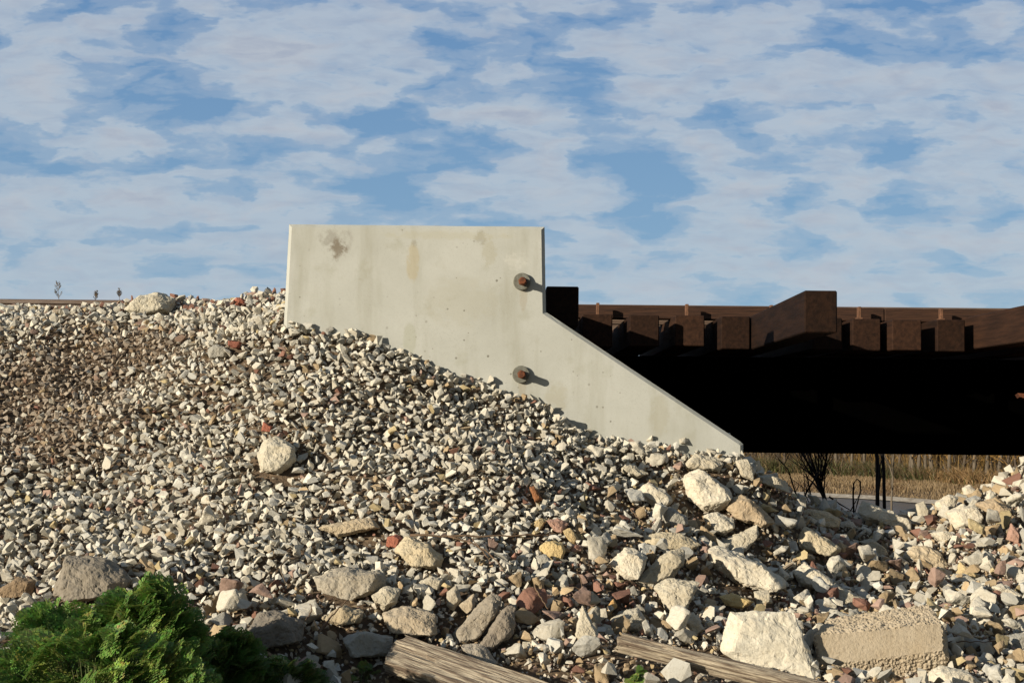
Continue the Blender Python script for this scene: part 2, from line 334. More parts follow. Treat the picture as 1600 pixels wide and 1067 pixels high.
sx0 = np.linspace(6, 40, 120); sr = []
for k_, o_ in enumerate((-1.6, -.9, -.2, .6)):
    yy_ = far_bank(sx0) + o_ + .35 * np.sin(sx0 * .8 + k_) * (k_ in (0, 3)); sr.append(np.stack([sx0, yy_, np.maximum(H(sx0, yy_), WZ + .02 + .07 * k_) + .04], -1))
sv = np.concatenate(sr); sf = [(r_ * 120 + i_, r_ * 120 + i_ + 1, (r_ + 1) * 120 + i_ + 1, (r_ + 1) * 120 + i_) for r_ in range(3) for i_ in range(119)]
sh_ = link('river_shore', np_mesh('river_shore', sv, sf, smooth=True), simple('pale_shore_gravel', (.46, .41, .33), (.25, .21, .16), 2.5, bdist=.1)); sh_['kind'] = 'structure'
def hit(px, py, y0=5.6, y1=13):
    """first ground point under a pixel"""
    ys = np.linspace(y0, y1, 500); d = P(px, py, 1)
    hz_ = H(d.x * ys, ys); k = np.argmax(hz_ >= d.z * ys)
    return Vector((d.x * ys[k], ys[k], d.z * ys[k])) if hz_[k] >= d.z * ys[k] else None

# ------------------------------------------------------------ concrete wing wall
YW = 9.0; TH = .30; CH = .022
prof = [(446, 351), (851, 354), (853, 487), (1158, 690), (1162, 694), (1163, 800)]
pp = [P(px, py, YW) for px, py in prof]
pp[0] = P(451, 350, YW)
outl = [Vector((P(441, 530, YW).x, 0, -1.5))]
xl = P(443, 500, YW); dz = (P(451, 350, YW) - xl)
outl = [Vector((xl.x, 0, -1.6)), Vector((xl.x + .0, 0, xl.z)), pp[0], pp[1], pp[2], pp[3], pp[4], Vector((pp[5].x, 0, -1.6))]
outl = [(p.x, p.z) for p in outl]
root = empty('concrete_wing_wall', (pp[1].x, YW + TH / 2, outl[0][1]), 'pale smooth concrete wing wall stepping down in a slope from a tall block at the bridge end', 'retaining wall')
bm = bmesh.new()
fv = [bm.verts.new((x, YW, z)) for x, z in outl]; bv = [bm.verts.new((x, YW + TH, z)) for x, z in outl]
n = len(outl); front = bm.faces.new(fv); bm.faces.new(bv[::-1])
for i in range(n): bm.faces.new((fv[i], bv[i], bv[(i + 1) % n], fv[(i + 1) % n]))
bmesh.ops.recalc_face_normals(bm, faces=bm.faces)
bmesh.ops.bevel(bm, geom=[e for e in front.edges], offset=CH, segments=1, profile=.5, affect='EDGES', clamp_overlap=True)
for e in list(bm.edges):
    a_, b_ = (v.co for v in e.verts)
    if e.calc_length() > .2 and max(a_.y, b_.y) < YW + CH + .004:
        bmesh.ops.subdivide_edges(bm, edges=[e], cuts=int(e.calc_length() / .022))
for v in bm.verts:
    if v.co.y < YW + CH + .004 and len(v.link_edges) == 2 and v.co.z > -1:
        n_ = mnoise.fractal(v.co * 9, .8, 2.1, 4) * .0016 - (.006 * max(0, mnoise.noise(v.co * 21) - .42) / .3)
        cen = Vector((-.3, v.co.y, .5)); v.co += (v.co - cen).normalized() * n_
me = bpy.data.meshes.new('wall_panel'); bm.to_mesh(me); bm.free()
link('wall_panel', me, M_CONC, root)
for (bx, by) in ((815.5, 440.5), (814, 585)):
    c = P(bx, by, YW)
    wr = MB(); wr.tube([(c.x, YW + .01, c.z), (c.x, YW - .024, c.z), (c.x, YW - .029, c.z)], [.056, .056, .052], 28)
    wo = wr.build('washer', M_WASH, root)
    nt = MB(); nt.tube([(c.x + .004, YW - .01, c.z), (c.x + .004, YW - .062, c.z - .002), (c.x + .004, YW - .066, c.z - .002)], [.029, .029, .025], 6)
    b_ = MB(); b_.tube([(c.x + .004, YW - .06, c.z - .002), (c.x + .004, YW - .118, c.z - .003), (c.x + .004, YW - .124, c.z - .003)], [.023, .0235, .019], 14)
    nn = nt.build('nut', M_RUST, root)
    b_.build('bolt', M_RUST, root, smooth=False)
# abutment body behind the wing wall
ab = MB(); ab.box(.02, .30, 9.9, 15.0, -1.2, .60)
ab.build('bridge_abutment', M_CONC); tagit(bpy.data.objects['bridge_abutment'], 'shaded concrete abutment block under the bridge end, hidden behind the wing wall', 'abutment')

# ------------------------------------------------------------ railway bridge
YT = 11.6
br = empty('railway_bridge', (.4, 13, -.33), 'dark timber and steel railway bridge deck crossing behind the sloped concrete wall', 'bridge')
zb = P(1400, 709.5, 12.3).z; zt = .50
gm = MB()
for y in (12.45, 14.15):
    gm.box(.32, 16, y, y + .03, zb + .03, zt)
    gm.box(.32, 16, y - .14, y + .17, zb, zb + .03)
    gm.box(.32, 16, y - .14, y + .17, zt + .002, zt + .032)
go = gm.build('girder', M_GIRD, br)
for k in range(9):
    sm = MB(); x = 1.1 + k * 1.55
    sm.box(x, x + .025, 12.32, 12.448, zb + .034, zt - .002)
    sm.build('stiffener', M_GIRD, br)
ZT = P(1417, 498, YT).z        # top of ties
def tie(px0, px1, yf, zt_, h=.262, yb=15.2, skew=0.0, mat=M_TIE):
    x0 = P(px0, 500, yf).x; x1 = P(px1, 500, yf).x
    mb = MB(); mb.box(x0, x1, yf, yb, zt_ - h, zt_, skew, (x0, yf, 0))
    o = mb.build('crosstie', mat, br, bevel=.008); return o
def ztop(px, py, y): return P(px, py, y).z
for (a, b, yf, py) in [(910, 957, 11.62, 490.5), (984, 1030, 11.45, 492), (1055, 1101, 11.62, 493), (1127, 1172, 11.5, 495), (1270, 1316, 11.62, 497), (1332, 1376, 11.66, 496.5), (1394, 1440, 11.55, 498.5), (1464, 1508, 11.6, 500), (1600, 1646, 11.6, 502)]:
    tie(a, b, yf + random.uniform(-.035, .035), ztop(a, py, yf) + random.uniform(-.01, .006), .262 + random.uniform(-.012, .012), skew=random.uniform(-.02, .02))
tie(853, 904, 9.45, ztop(880, 447.5, 9.45), .27)
tie(1257, 1308, 9.15, ztop(1282, 454, 9.15), .275, skew=-.022)
xo = P(1526, 505, YT).x
mb = MB(); mb.box(xo, xo + .24, 9.1, 15.2, ZT - .24, ZT + .035); mb.build('crosstie', M_TIE, br, bevel=.008)
for k in range(20):
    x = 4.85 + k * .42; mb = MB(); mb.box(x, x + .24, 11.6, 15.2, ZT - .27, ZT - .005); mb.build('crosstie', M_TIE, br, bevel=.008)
zg0, zg1 = ZT + .006, P(1205, 479.5, 12.0).z
gt = MB(); xj = P(1382, 490, 12.0).x
gt.box(.45, xj - .002, 12.0, 12.2, zg0, zg1); gt.build('guard_timber', M_TIEEND, br, bevel=.006)
gt = MB(); gt.box(xj + .003, 14, 12.0, 12.2, zg0 - .002, zg1 - .003); gt.build('guard_timber', M_TIEEND, br, bevel=.006)
for (px, py) in [(934, 473.5), (1073, 475.5), (1205, 477), (1342, 479.5), (1470, 482), (1612, 484)]:
    top = P(px, py, 11.86); x = top.x
    pm = MB(); pm.box(x - .013, x + .013, 11.83, 11.885, ZT - .01, top.z); pm.box(x - .024, x + .024, 11.82, 11.9, ZT - .01, ZT + .022)
    pm.build('guard_bolt', M_PIN, br, bevel=.003)
# lit rusty bracket on the girder
p = P(1590, 614, 11.4)
bk = MB(); bk.add([(p.x, 11.4, p.z), (p.x + .45, 11.4, p.z - .02), (p.x + .75, 12.3, p.z - .02), (p.x + .3, 12.3, p.z), (p.x + .02, 11.4, p.z - .03), (p.x + .45, 11.4, p.z - .16), (p.x + .75, 12.3, p.z - .16), (p.x + .32, 12.3, p.z - .03)], [(0, 1, 2, 3), (4, 7, 6, 5), (0, 4, 5, 1), (1, 5, 6, 2), (2, 6, 7, 3), (3, 7, 4, 0)])
bk.build('bracket', M_RUST, br)
# rails run across embankment and bridge
def rail(y, zt_, slope, label):
    mb = MB(); prof_ = [(-.07, 0), (.07, 0), (.07, .012), (.012, .03), (.012, .13), (.036, .138), (.036, .168), (.028, .176), (-.028, .176), (-.036, .168), (-.036, .138), (-.012, .13), (-.012, .03), (-.07, .012)]
    k = len(prof_); V = []; Fc = []
    xs = [-40, -8, 0, 14]
    for x in xs: V += [(x, y + a, zt_ - .176 + b + slope * x) for a, b in prof_]
    for i in range(len(xs) - 1):
        for j in range(k): Fc.append((i * k + j, i * k + (j + 1) % k, (i + 1) * k + (j + 1) % k, (i + 1) * k + j))
    mb.add(V, Fc); o = mb.build('steel_rail', M_RAIL); tagit(o, label, 'rail', 'rails of the railway track'); return o
za, zb_ = P(0, 467.5, 12.75), P(1400, 480.5, 12.75)
sl = (zb_.z - za.z) / (zb_.x - za.x)
rail(12.75, za.z - sl * za.x, sl, 'brown steel rail along the skyline above the gravel, nearer one of the track')
rail(14.19, za.z - sl * za.x, sl, 'farther steel rail hidden behind the near rail of the track')

# ------------------------------------------------------------ stones
def hull(points):
    bm = bmesh.new(); vs = [bm.verts.new(p) for p in points]
    r = bmesh.ops.convex_hull(bm, input=vs)
    bmesh.ops.delete(bm, geom=[v for v in bm.verts if not v.link_faces], context='VERTS')
    bmesh.ops.recalc_face_normals(bm, faces=bm.faces)
    return bm
def rockpts(n, flat=.6, asp=.75, boxy=.5):
    out = []
    for i in range(n):
        v = Vector((random.gauss(0, 1), random.gauss(0, 1), random.gauss(0, 1))).normalized()
        m_ = max(abs(v.x), abs(v.y), abs(v.z)); v = v * ((1 - boxy) + boxy / m_) * random.uniform(.82, 1)
        out.append((v.x * .5, v.y * .5 * asp, v.z * .5 * flat))
    return out
VARS = []
for i in range(44):
    bm = hull(rockpts(random.choice((7, 9, 10, 12)), random.uniform(.34, .78), random.uniform(.55, .95), random.uniform(.1, .6)))
    bmesh.ops.triangulate(bm, faces=bm.faces); bm.verts.index_update()
    VARS.append((np.array([v.co[:] for v in bm.verts]), np.array([[v.index for v in f.verts] for f in bm.faces]))); bm.free()
def rand_rots(n, tilt=1.0):
    q = rng.normal(size=(n, 4)); q /= np.linalg.norm(q, axis=1)[:, None]
    w, x, y, z = q.T
    return np.stack([1 - 2 * (y * y + z * z), 2 * (x * y - z * w), 2 * (x * z + y * w), 2 * (x * y + z * w), 1 - 2 * (x * x + z * z), 2 * (y * z - x * w), 2 * (x * z - y * w), 2 * (y * z + x * w), 1 - 2 * (x * x + y * y)], -1).reshape(n, 3, 3)
def tilt_rots(n, amt):
    out = np.zeros((n, 3, 3))
    a = rng.uniform(0, 2 * np.pi, n); tx = rng.normal(0, amt, n) + .35; ty = rng.normal(0, amt, n)
    for i in range(n):
        ca, sa = math.cos(a[i]), math.sin(a[i]); cx, sx_ = math.cos(tx[i]), math.sin(tx[i]); cy, sy = math.cos(ty[i]), math.sin(ty[i])
        Rz = np.array([[ca, -sa, 0], [sa, ca, 0], [0, 0, 1]]); Rx = np.array([[1, 0, 0], [0, cx, -sx_], [0, sx_, cx]]); Ry = np.array([[cy, 0, sy], [0, 1, 0], [-sy, 0, cy]])
        out[i] = Rx @ Ry @ Rz
    return out
def stuff_mesh(name, pos, size, rots, cols, var=None):
    if var is None: var = rng.integers(0, len(VARS), len(pos))
    Vs, Fs, Cs = [], [], []; off = 0
    for k, (v, f) in enumerate(VARS):
        idx = np.nonzero(var == k)[0]
        if not len(idx): continue
        vv = np.einsum('nij,mj->nmi', rots[idx], v) * size[idx][:, None, None] + pos[idx][:, None, :]
        Vs.append(vv.reshape(-1, 3)); Cs.append(np.repeat(cols[idx], len(v), 0))
        ff = f[None] + (np.arange(len(idx)) * len(v))[:, None, None] + off
        Fs.append(ff.reshape(-1, 3)); off += len(idx) * len(v)
    return np_mesh(name, np.concatenate(Vs), np.concatenate(Fs), np.concatenate(Cs))

# zones, read in photo pixels of the place a stone lies at
def zones(px, py):
    dirt = sst(0, 1, np.exp(-(((px - 40) / 165) ** 2 + ((py - 640) / 90) ** 2)) * 1.35 + np.exp(-(((px - 190) / 110) ** 2 + ((py - 545) / 34) ** 2)) * 1.0)
    rub = np.clip(sst(880, 1080, px + .6 * (py - 760)) + sst(905, 985, py) * sst(250, 450, px), 0, 1)
    rub = rub * sst(700, 750, py)
    red = np.exp(-(((px - 900) / 150) ** 2 + ((py - 925) / 60) ** 2)) + .7 * np.exp(-(((px - 1260) / 90) ** 2 + ((py - 935) / 25) ** 2)) + 1.3 * np.exp(-((py - 470) / 13) ** 2) * (px < 445) + .5 * np.exp(-(((px - 1380) / 160) ** 2 + ((py - 880) / 50) ** 2))
    return np.clip(dirt, 0, 1), rub, np.clip(red, 0, 1) * .6
LIME = np.array((.68, .635, .525)); GREY = np.array((.54, .525, .465)); TAN = np.array((.46, .35, .215)); YEL = np.array((.54, .44, .25)); RED = np.array((.27, .145, .105)); PINK = np.array((.36, .25, .20)); BRN = np.array((.27, .185, .12)); DGR = np.array((.20, .19, .165))
def colours(px, py, n):
    dirt, rub, red = zones(px, py); u = rng.random(n)
    c = LIME[None] * (1 - .28 * rng.random(n)[:, None]) + 0 * u[:, None]
    g_ = rng.random(n) < .30; c[g_] = GREY * rng.uniform(.8, 1.15, g_.sum())[:, None]
    m_ = u < .022 + .03 * rub; c[m_] = YEL * rng.uniform(.7, 1.05, m_.sum())[:, None]
    m_ = (u > .08) & (u < .11 + .17 * rub); c[m_] = TAN * rng.uniform(.7, 1.1, m_.sum())[:, None]
    m_ = u > .990 - .22 * red - .015 * rub; c[m_] = RED * rng.uniform(.7, 1.2, m_.sum())[:, None]
    m_ = (u > .97 - .36 * red - .06 * rub) & (u <= .990 - .22 * red - .015 * rub); c[m_] = PINK * rng.uniform(.8, 1.1, m_.sum())[:, None]
    m_ = rng.random(n) < dirt * .8; c[m_] = (c[m_] * .38 + BRN * .50)
    c = c * rng.uniform(.84, 1.06, n)[:, None]
    return c
def scatter(N, smin_fn, seed_area, fac, exist=None):
    """dart throwing with a radius per stone"""
    x0, x1, y0, y1 = seed_area
    x = rng.uniform(x0, x1, N); y = rng.uniform(y0, y1, N); z = H(x, y)
    px, py = project(np.stack([x, y, z], -1))
    s = smin_fn(px, py, x, y, N); keepok = s > 0
    order = np.argsort(-s); cell = .05; grid = {}
    if exist is not None:
        for (ex, ey, er) in exist:
            grid.setdefault((int(ex // cell), int(ey // cell)), []).append((ex, ey, er))
    res = []
    for i in order:
        if not keepok[i]: continue
        r_ = s[i] * .5 * fac; cx, cy = int(x[i] // cell), int(y[i] // cell); ok = True
        k = 1 + int((r_ + .06) // cell)
        for a in range(cx - k, cx + k + 1):
            for b in range(cy - k, cy + k + 1):
                for (qx, qy, qr) in grid.get((a, b), ()):
                    if (qx - x[i]) ** 2 + (qy - y[i]) ** 2 < (qr + r_) ** 2: ok = False; break
                if not ok: break
            if not ok: break
        if ok: grid.setdefault((cx, cy), []).append((x[i], y[i], r_)); res.append(i)
    res = np.array(res); return x[res], y[res], z[res], s[res], px[res], py[res]
def hiddenback(x, y): return (x < 1.35) & (x > -1.5) & (y > 9.0)
def size_fn(px, py, x, y, N):
    dirt, rub, red = zones(px, py)
    ball = .0535 * np.exp(rng.normal(0, .22, N))
    rb = .038 * np.exp(rng.normal(0, .62, N))
    rb = np.where(rng.random(N) < .012, rng.uniform(.09, .19, N), rb)
    s = np.where(rng.random(N) < rub, rb, ball) * (1 - .22 * dirt)
    s = np.clip(s, .022, .18); s = np.where(rng.random(N) < dirt * .35, -1, s)
    s[hiddenback(x, y)] = -1
    s[(x < -4.4) & (y < 6)] = -1
    s[(y > 10.6) & (x < 1)] = np.where(rng.random(((y > 10.6) & (x < 1)).sum()) < .6, -1, s[(y > 10.6) & (x < 1)])
    return s

# ---- hero rocks, each with its own outline. (reference phrase, rest of label, colour, depth ratio, outline)
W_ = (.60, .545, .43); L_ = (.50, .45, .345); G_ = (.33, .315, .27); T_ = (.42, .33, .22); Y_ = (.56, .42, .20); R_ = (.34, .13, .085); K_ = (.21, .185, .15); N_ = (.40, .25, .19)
HERO = [
 ('big rounded pale boulder', 'below the foot of the sloped concrete wall', W_, .8, [(1072,746),(1094,734),(1111,744),(1140,763),(1142,778),(1125,793),(1096,794),(1077,780)]),
 ('flat pitted rock', 'on top of the big boulder, against the concrete wall', L_, .8, [(1072,724),(1089,709),(1116,717),(1130,724),(1121,737),(1096,734),(1073,732)]),
 ('pale wedge rock', 'left of the big rounded boulder below the wall', W_, .6, [(998,766),(1013,754),(1043,771),(1049,783),(1035,796),(1004,780)]),
 ('small pale pointed rock', 'close under the sloped concrete wall', L_, .8, [(971,732),(982,723),(1012,740),(996,746),(972,739)]),
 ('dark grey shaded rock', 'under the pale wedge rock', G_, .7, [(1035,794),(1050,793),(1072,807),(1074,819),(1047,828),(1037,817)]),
 ('cream chunky rock', 'just below the big rounded boulder', W_, .8, [(1101,807),(1121,801),(1145,812),(1147,824),(1130,835),(1111,832)]),
 ('tan slab', 'with a raised shaded back, right of the big rounded boulder', T_, .8, [(1129,793),(1138,784),(1160,775),(1196,798),(1208,815),(1189,822),(1150,810)]),
 ('layered flat rock', 'with rough bedding edges above the square pale block', (.50,.43,.30), .8, [(1007,839),(1035,833),(1067,836),(1094,851),(1077,860),(1043,856),(1011,851)]),
 ('sharp triangular rock', 'above the long pale boulder', L_, .5, [(1113,856),(1160,839),(1184,822),(1186,836),(1169,858),(1157,863),(1121,858)]),
 ('square pale block', 'in the rubble left of the broad flat slab', W_, .8, [(954,880),(977,857),(990,858),(1013,871),(991,903),(969,900)]),
 ('broad flat slab', 'leaning beside the square pale block', (.44,.39,.29), .35, [(989,908),(1023,880),(1052,861),(1069,863),(1067,880),(1045,905),(1016,919)]),
 ('long pale boulder', 'largest of the cream rocks in the middle of the rubble', W_, .7, [(1108,861),(1125,858),(1162,866),(1201,885),(1225,907),(1223,917),(1194,922),(1160,912),(1120,893)]),
 ('curved grey-tan rock', 'below the broad flat slab', L_, .5, [(1023,921),(1047,907),(1094,912),(1089,922),(1072,950),(1064,957),(1047,956),(1040,944)]),
 ('flat yellowish stone', 'below the long pale boulder', Y_, .8, [(1125,932),(1145,928),(1177,940),(1160,949),(1135,946)]),
 ('small blocky rock', 'under the right end of the long pale boulder', L_, .8, [(1179,925),(1201,924),(1206,941),(1184,946)]),
 ('rounded two-tone rock', 'perched at the shaded dip by the river gap', (.52,.43,.29), .8, [(1249,805),(1264,796),(1291,800),(1314,812),(1308,822),(1275,824),(1257,819)]),
 ('angular tan rock', 'below the rounded two-tone rock in the dip', (.50,.43,.3), .6, [(1247,847),(1260,824),(1277,836),(1313,856),(1299,869),(1251,856)]),
 ('large slanted pale slab', 'in front of the river gap', W_, .6, [(1341,800),(1352,784),(1389,797),(1420,814),(1420,825),(1395,828),(1352,814)]),
 ('pale peaked rock', 'to the right of the long pale boulder', W_, .7, [(1241,895),(1260,881),(1296,904),(1299,915),(1271,918),(1254,915)]),
 ('cream wedge rock', 'above the brown concrete block', L_, .6, [(1300,918),(1310,916),(1350,935),(1347,946),(1330,956),(1303,937)]),
 ('tan tilted slab', 'in the right of the rubble below the slanted slab', (.50,.41,.28), .5, [(1421,864),(1431,854),(1456,856),(1485,884),(1468,897),(1434,881)]),
 ('grey-cream flat rock', 'left of the tan tilted slab', (.46,.41,.31), .7, [(1344,847),(1364,843),(1383,856),(1386,867),(1369,867)]),
 ('round-backed cream boulder', 'on the right-hand heap', W_, .8, [(1482,802),(1507,788),(1527,794),(1534,811),(1524,822),(1490,824)]),
 ('tan flat-topped rock', 'near the top of the right-hand heap', (.45,.35,.23), .8, [(1528,788),(1555,781),(1580,794),(1577,802),(1544,806)]),
 ('smooth whitish rock', 'on the left flank of the right-hand heap', W_, .8, [(1462,786),(1485,774),(1499,777),(1490,791),(1465,796)]),
 ('upright stubby rock', 'at the left foot of the right-hand heap beside the water', L_, .8, [(1433,788),(1445,784),(1450,797),(1447,812),(1434,811)]),
 ('small white capping stone', 'on the skyline of the right-hand heap', W_, .8, [(1505,762),(1516,758),(1526,768),(1518,776),(1506,772)]),
 ('white five-sided stone', 'under the round-backed cream boulder', W_, .6, [(1454,833),(1473,829),(1490,835),(1473,849)]),
 ('yellow-tan faceted rock', 'right of the tan tilted slab', (.55,.43,.24), .7, [(1490,904),(1504,881),(1530,898),(1521,908),(1500,909)]),
 ('thin pale shard', 'leaning under the tan tilted slab', W_, .5, [(1455,898),(1468,898),(1493,918),(1485,926),(1473,921)]),
 ('pinkish pale rock', 'at the right edge above the dark hollow', W_, .7, [(1552,918),(1566,913),(1598,929),(1577,938)]),
 ('pink upright rock', 'near the right edge of the heap', N_, .6, [(1572,842),(1583,819),(1593,833),(1589,853)]),
 ('rough capstone', 'at the lower corner of the concrete wall', L_, .8, [(1150,721),(1167,719),(1178,736),(1174,750),(1158,743)]),
 ('half-shaded pale rock', 'behind the lower corner of the concrete wall', L_, .8, [(1184,745),(1206,743),(1229,755),(1236,770),(1215,764),(1189,756)]),
 ('flat trapezoid white slab', 'standing at the lower right, left of the brown block', (.66,.61,.49), .22, [(1145,959),(1241,961),(1250,983),(1278,1049),(1276,1075),(1206,1067),(1130,1016),(1143,985)]),
 ('large brown broken concrete block', 'with pebbly top at the lower right', (.43,.36,.26), .55, [(1274,992),(1296,966),(1451,944),(1473,974),(1482,1031),(1469,1049),(1394,1053),(1346,1066),(1302,1064),(1281,1040)]),
 ('white rock at the bottom edge', 'below the brown concrete block', W_, .8, [(1453,1053),(1473,1044),(1512,1051),(1532,1067),(1520,1085),(1456,1080)]),
 ('grey slab at the right edge', 'beside the dark hollow', G_, .6, [(1563,996),(1600,990),(1620,1000),(1600,1014),(1578,1016)]),
 ('wide pale-grey rock', 'above the left end of the thin log', (.46,.42,.33), .7, [(955,970),(975,958),(996,952),(1009,966),(1001,987),(966,983)]),
 ('blocky cream stone', 'above the thin log, left of the trapezoid slab', L_, .8, [(1066,972),(1084,959),(1101,983),(1084,992)]),
 ('dusty oblong boulder', 'in the gravel upper left of the grey plank', (.36,.32,.25), .8, [(494,903),(535,889),(597,897),(600,915),(590,926),(547,934),(500,922)]),
 ('faceted grey stone', 'under the right end of the dusty oblong boulder', L_, .8, [(581,930),(601,918),(624,922),(620,941),(601,951)]),
 ('cracked tan boulder', 'above the grey plank', (.43,.36,.26), .8, [(597,959),(636,951),(678,961),(682,988),(651,994),(612,984)]),
 ('rounded tan boulder', 'below the dusty oblong boulder', (.40,.33,.22), .8, [(504,965),(535,947),(566,957),(562,972),(527,976)]),
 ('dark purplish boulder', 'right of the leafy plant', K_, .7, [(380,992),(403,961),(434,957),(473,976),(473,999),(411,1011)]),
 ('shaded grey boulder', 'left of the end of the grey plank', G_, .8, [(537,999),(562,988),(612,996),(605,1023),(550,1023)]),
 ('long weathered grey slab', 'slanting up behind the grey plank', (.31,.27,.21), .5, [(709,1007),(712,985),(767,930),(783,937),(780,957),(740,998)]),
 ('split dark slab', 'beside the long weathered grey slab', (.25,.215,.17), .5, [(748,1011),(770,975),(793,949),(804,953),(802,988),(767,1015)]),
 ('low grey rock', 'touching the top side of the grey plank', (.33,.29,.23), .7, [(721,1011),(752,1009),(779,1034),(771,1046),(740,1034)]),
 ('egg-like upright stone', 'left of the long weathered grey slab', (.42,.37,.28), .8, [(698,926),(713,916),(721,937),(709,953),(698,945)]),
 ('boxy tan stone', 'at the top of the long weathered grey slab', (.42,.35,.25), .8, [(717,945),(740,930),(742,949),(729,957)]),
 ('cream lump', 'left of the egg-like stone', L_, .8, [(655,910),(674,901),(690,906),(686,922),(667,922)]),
 ('jagged spire rock', 'pointing up left of the thin log', L_, .6, [(899,992),(911,949),(922,968),(938,996),(915,1007)]),
 ('yellow knobbly rock', 'in the middle of the rubble', (.60,.46,.23), .9, [(843,855),(855,847),(878,849),(883,861),(878,873),(864,875),(846,866)]),
 ('grey stone', 'directly under the yellow knobbly rock', G_, .8, [(837,870),(853,866),(864,879),(857,888),(844,886)]),
 ('reddish flat rock', 'above the yellow knobbly rock', N_, .8, [(854,814),(871,810),(887,819),(878,832),(866,829)]),
 ('porous yellow stone', 'left of the reddish flat rock', (.50,.39,.21), .8, [(828,819),(844,810),(855,813),(842,828)]),
 ('ochre pitted stone', 'right of the reddish flat rock', (.50,.38,.20), .8, [(880,830),(891,825),(904,841),(898,850),(887,842)]),
 ('rusty brown brick fragment', 'lying in the pale gravel below the wall', (.28,.13,.06), .9, [(827,761),(835,760),(848,780),(837,785)]),
 ('orange-tan stone', 'above the left end of the thin log', (.58,.35,.14), .8, [(947,949),(959,936),(965,947),(952,959)]),
 ('large pale boulder', 'half sunk in the gravel slope, lower left of the wall', (.52,.475,.37), .8, [(403,712),(412,690),(430,684),(458,698),(463,718),(440,738),(412,736)]),
 ('long flat tan rock', 'lying across the gravel', (.47,.39,.27), .8, [(500,825),(508,820),(577,810),(591,825),(530,838)]),
 ('small brick-red rock', 'between the long flat rock and the pale wedge', R_, .8, [(604,852),(605,840),(618,835),(630,842),(620,856)]),
 ('broad pale rock', 'sloping in the gravel under the brown twig', (.52,.44,.30), .8, [(620,862),(635,841),(670,852),(692,872),(685,886),(650,884)]),
 ('big pale boulder on the crest', 'in front of the rail at the left', (.50,.46,.36), .8, [(194,489),(216,461),(252,457),(270,470),(266,490),(225,496)]),
 ('knobbly grey rock', 'high on the gravel slope left of the wall', G_, .8, [(325,546),(337,538),(354,544),(357,558),(329,560)]),
 ('red-brown crest stone', 'on the skyline left of the wall', R_, .8, [(364,470),(371,465),(385,470),(384,480),(368,479)]),
 ('dark red rock', 'on the slope right of the knobbly grey rock', (.25,.10,.07), .8, [(356,532),(377,535),(374,545),(357,541)]),
 ('upright red chip', 'just above the large sunk boulder', R_, .7, [(409,673),(411,659),(425,667),(422,674)]),
 ('big grey conglomerate slab', 'behind the leafy plant', (.25,.22,.175), .7, [(87,910),(102,873),(155,876),(202,905),(190,928),(157,935),(105,935),(87,928)]),
 ('brown slab', 'at the left edge behind the leafy plant', (.26,.19,.12), .7, [(-6,925),(26,902),(52,907),(50,928),(8,935)]),
]
def np_noise3(co, s):
    return mnoise.fractal(co * s, .9, 2.1, 5, noise_basis='PERLIN_ORIGINAL')
hero_c = []; exist = []
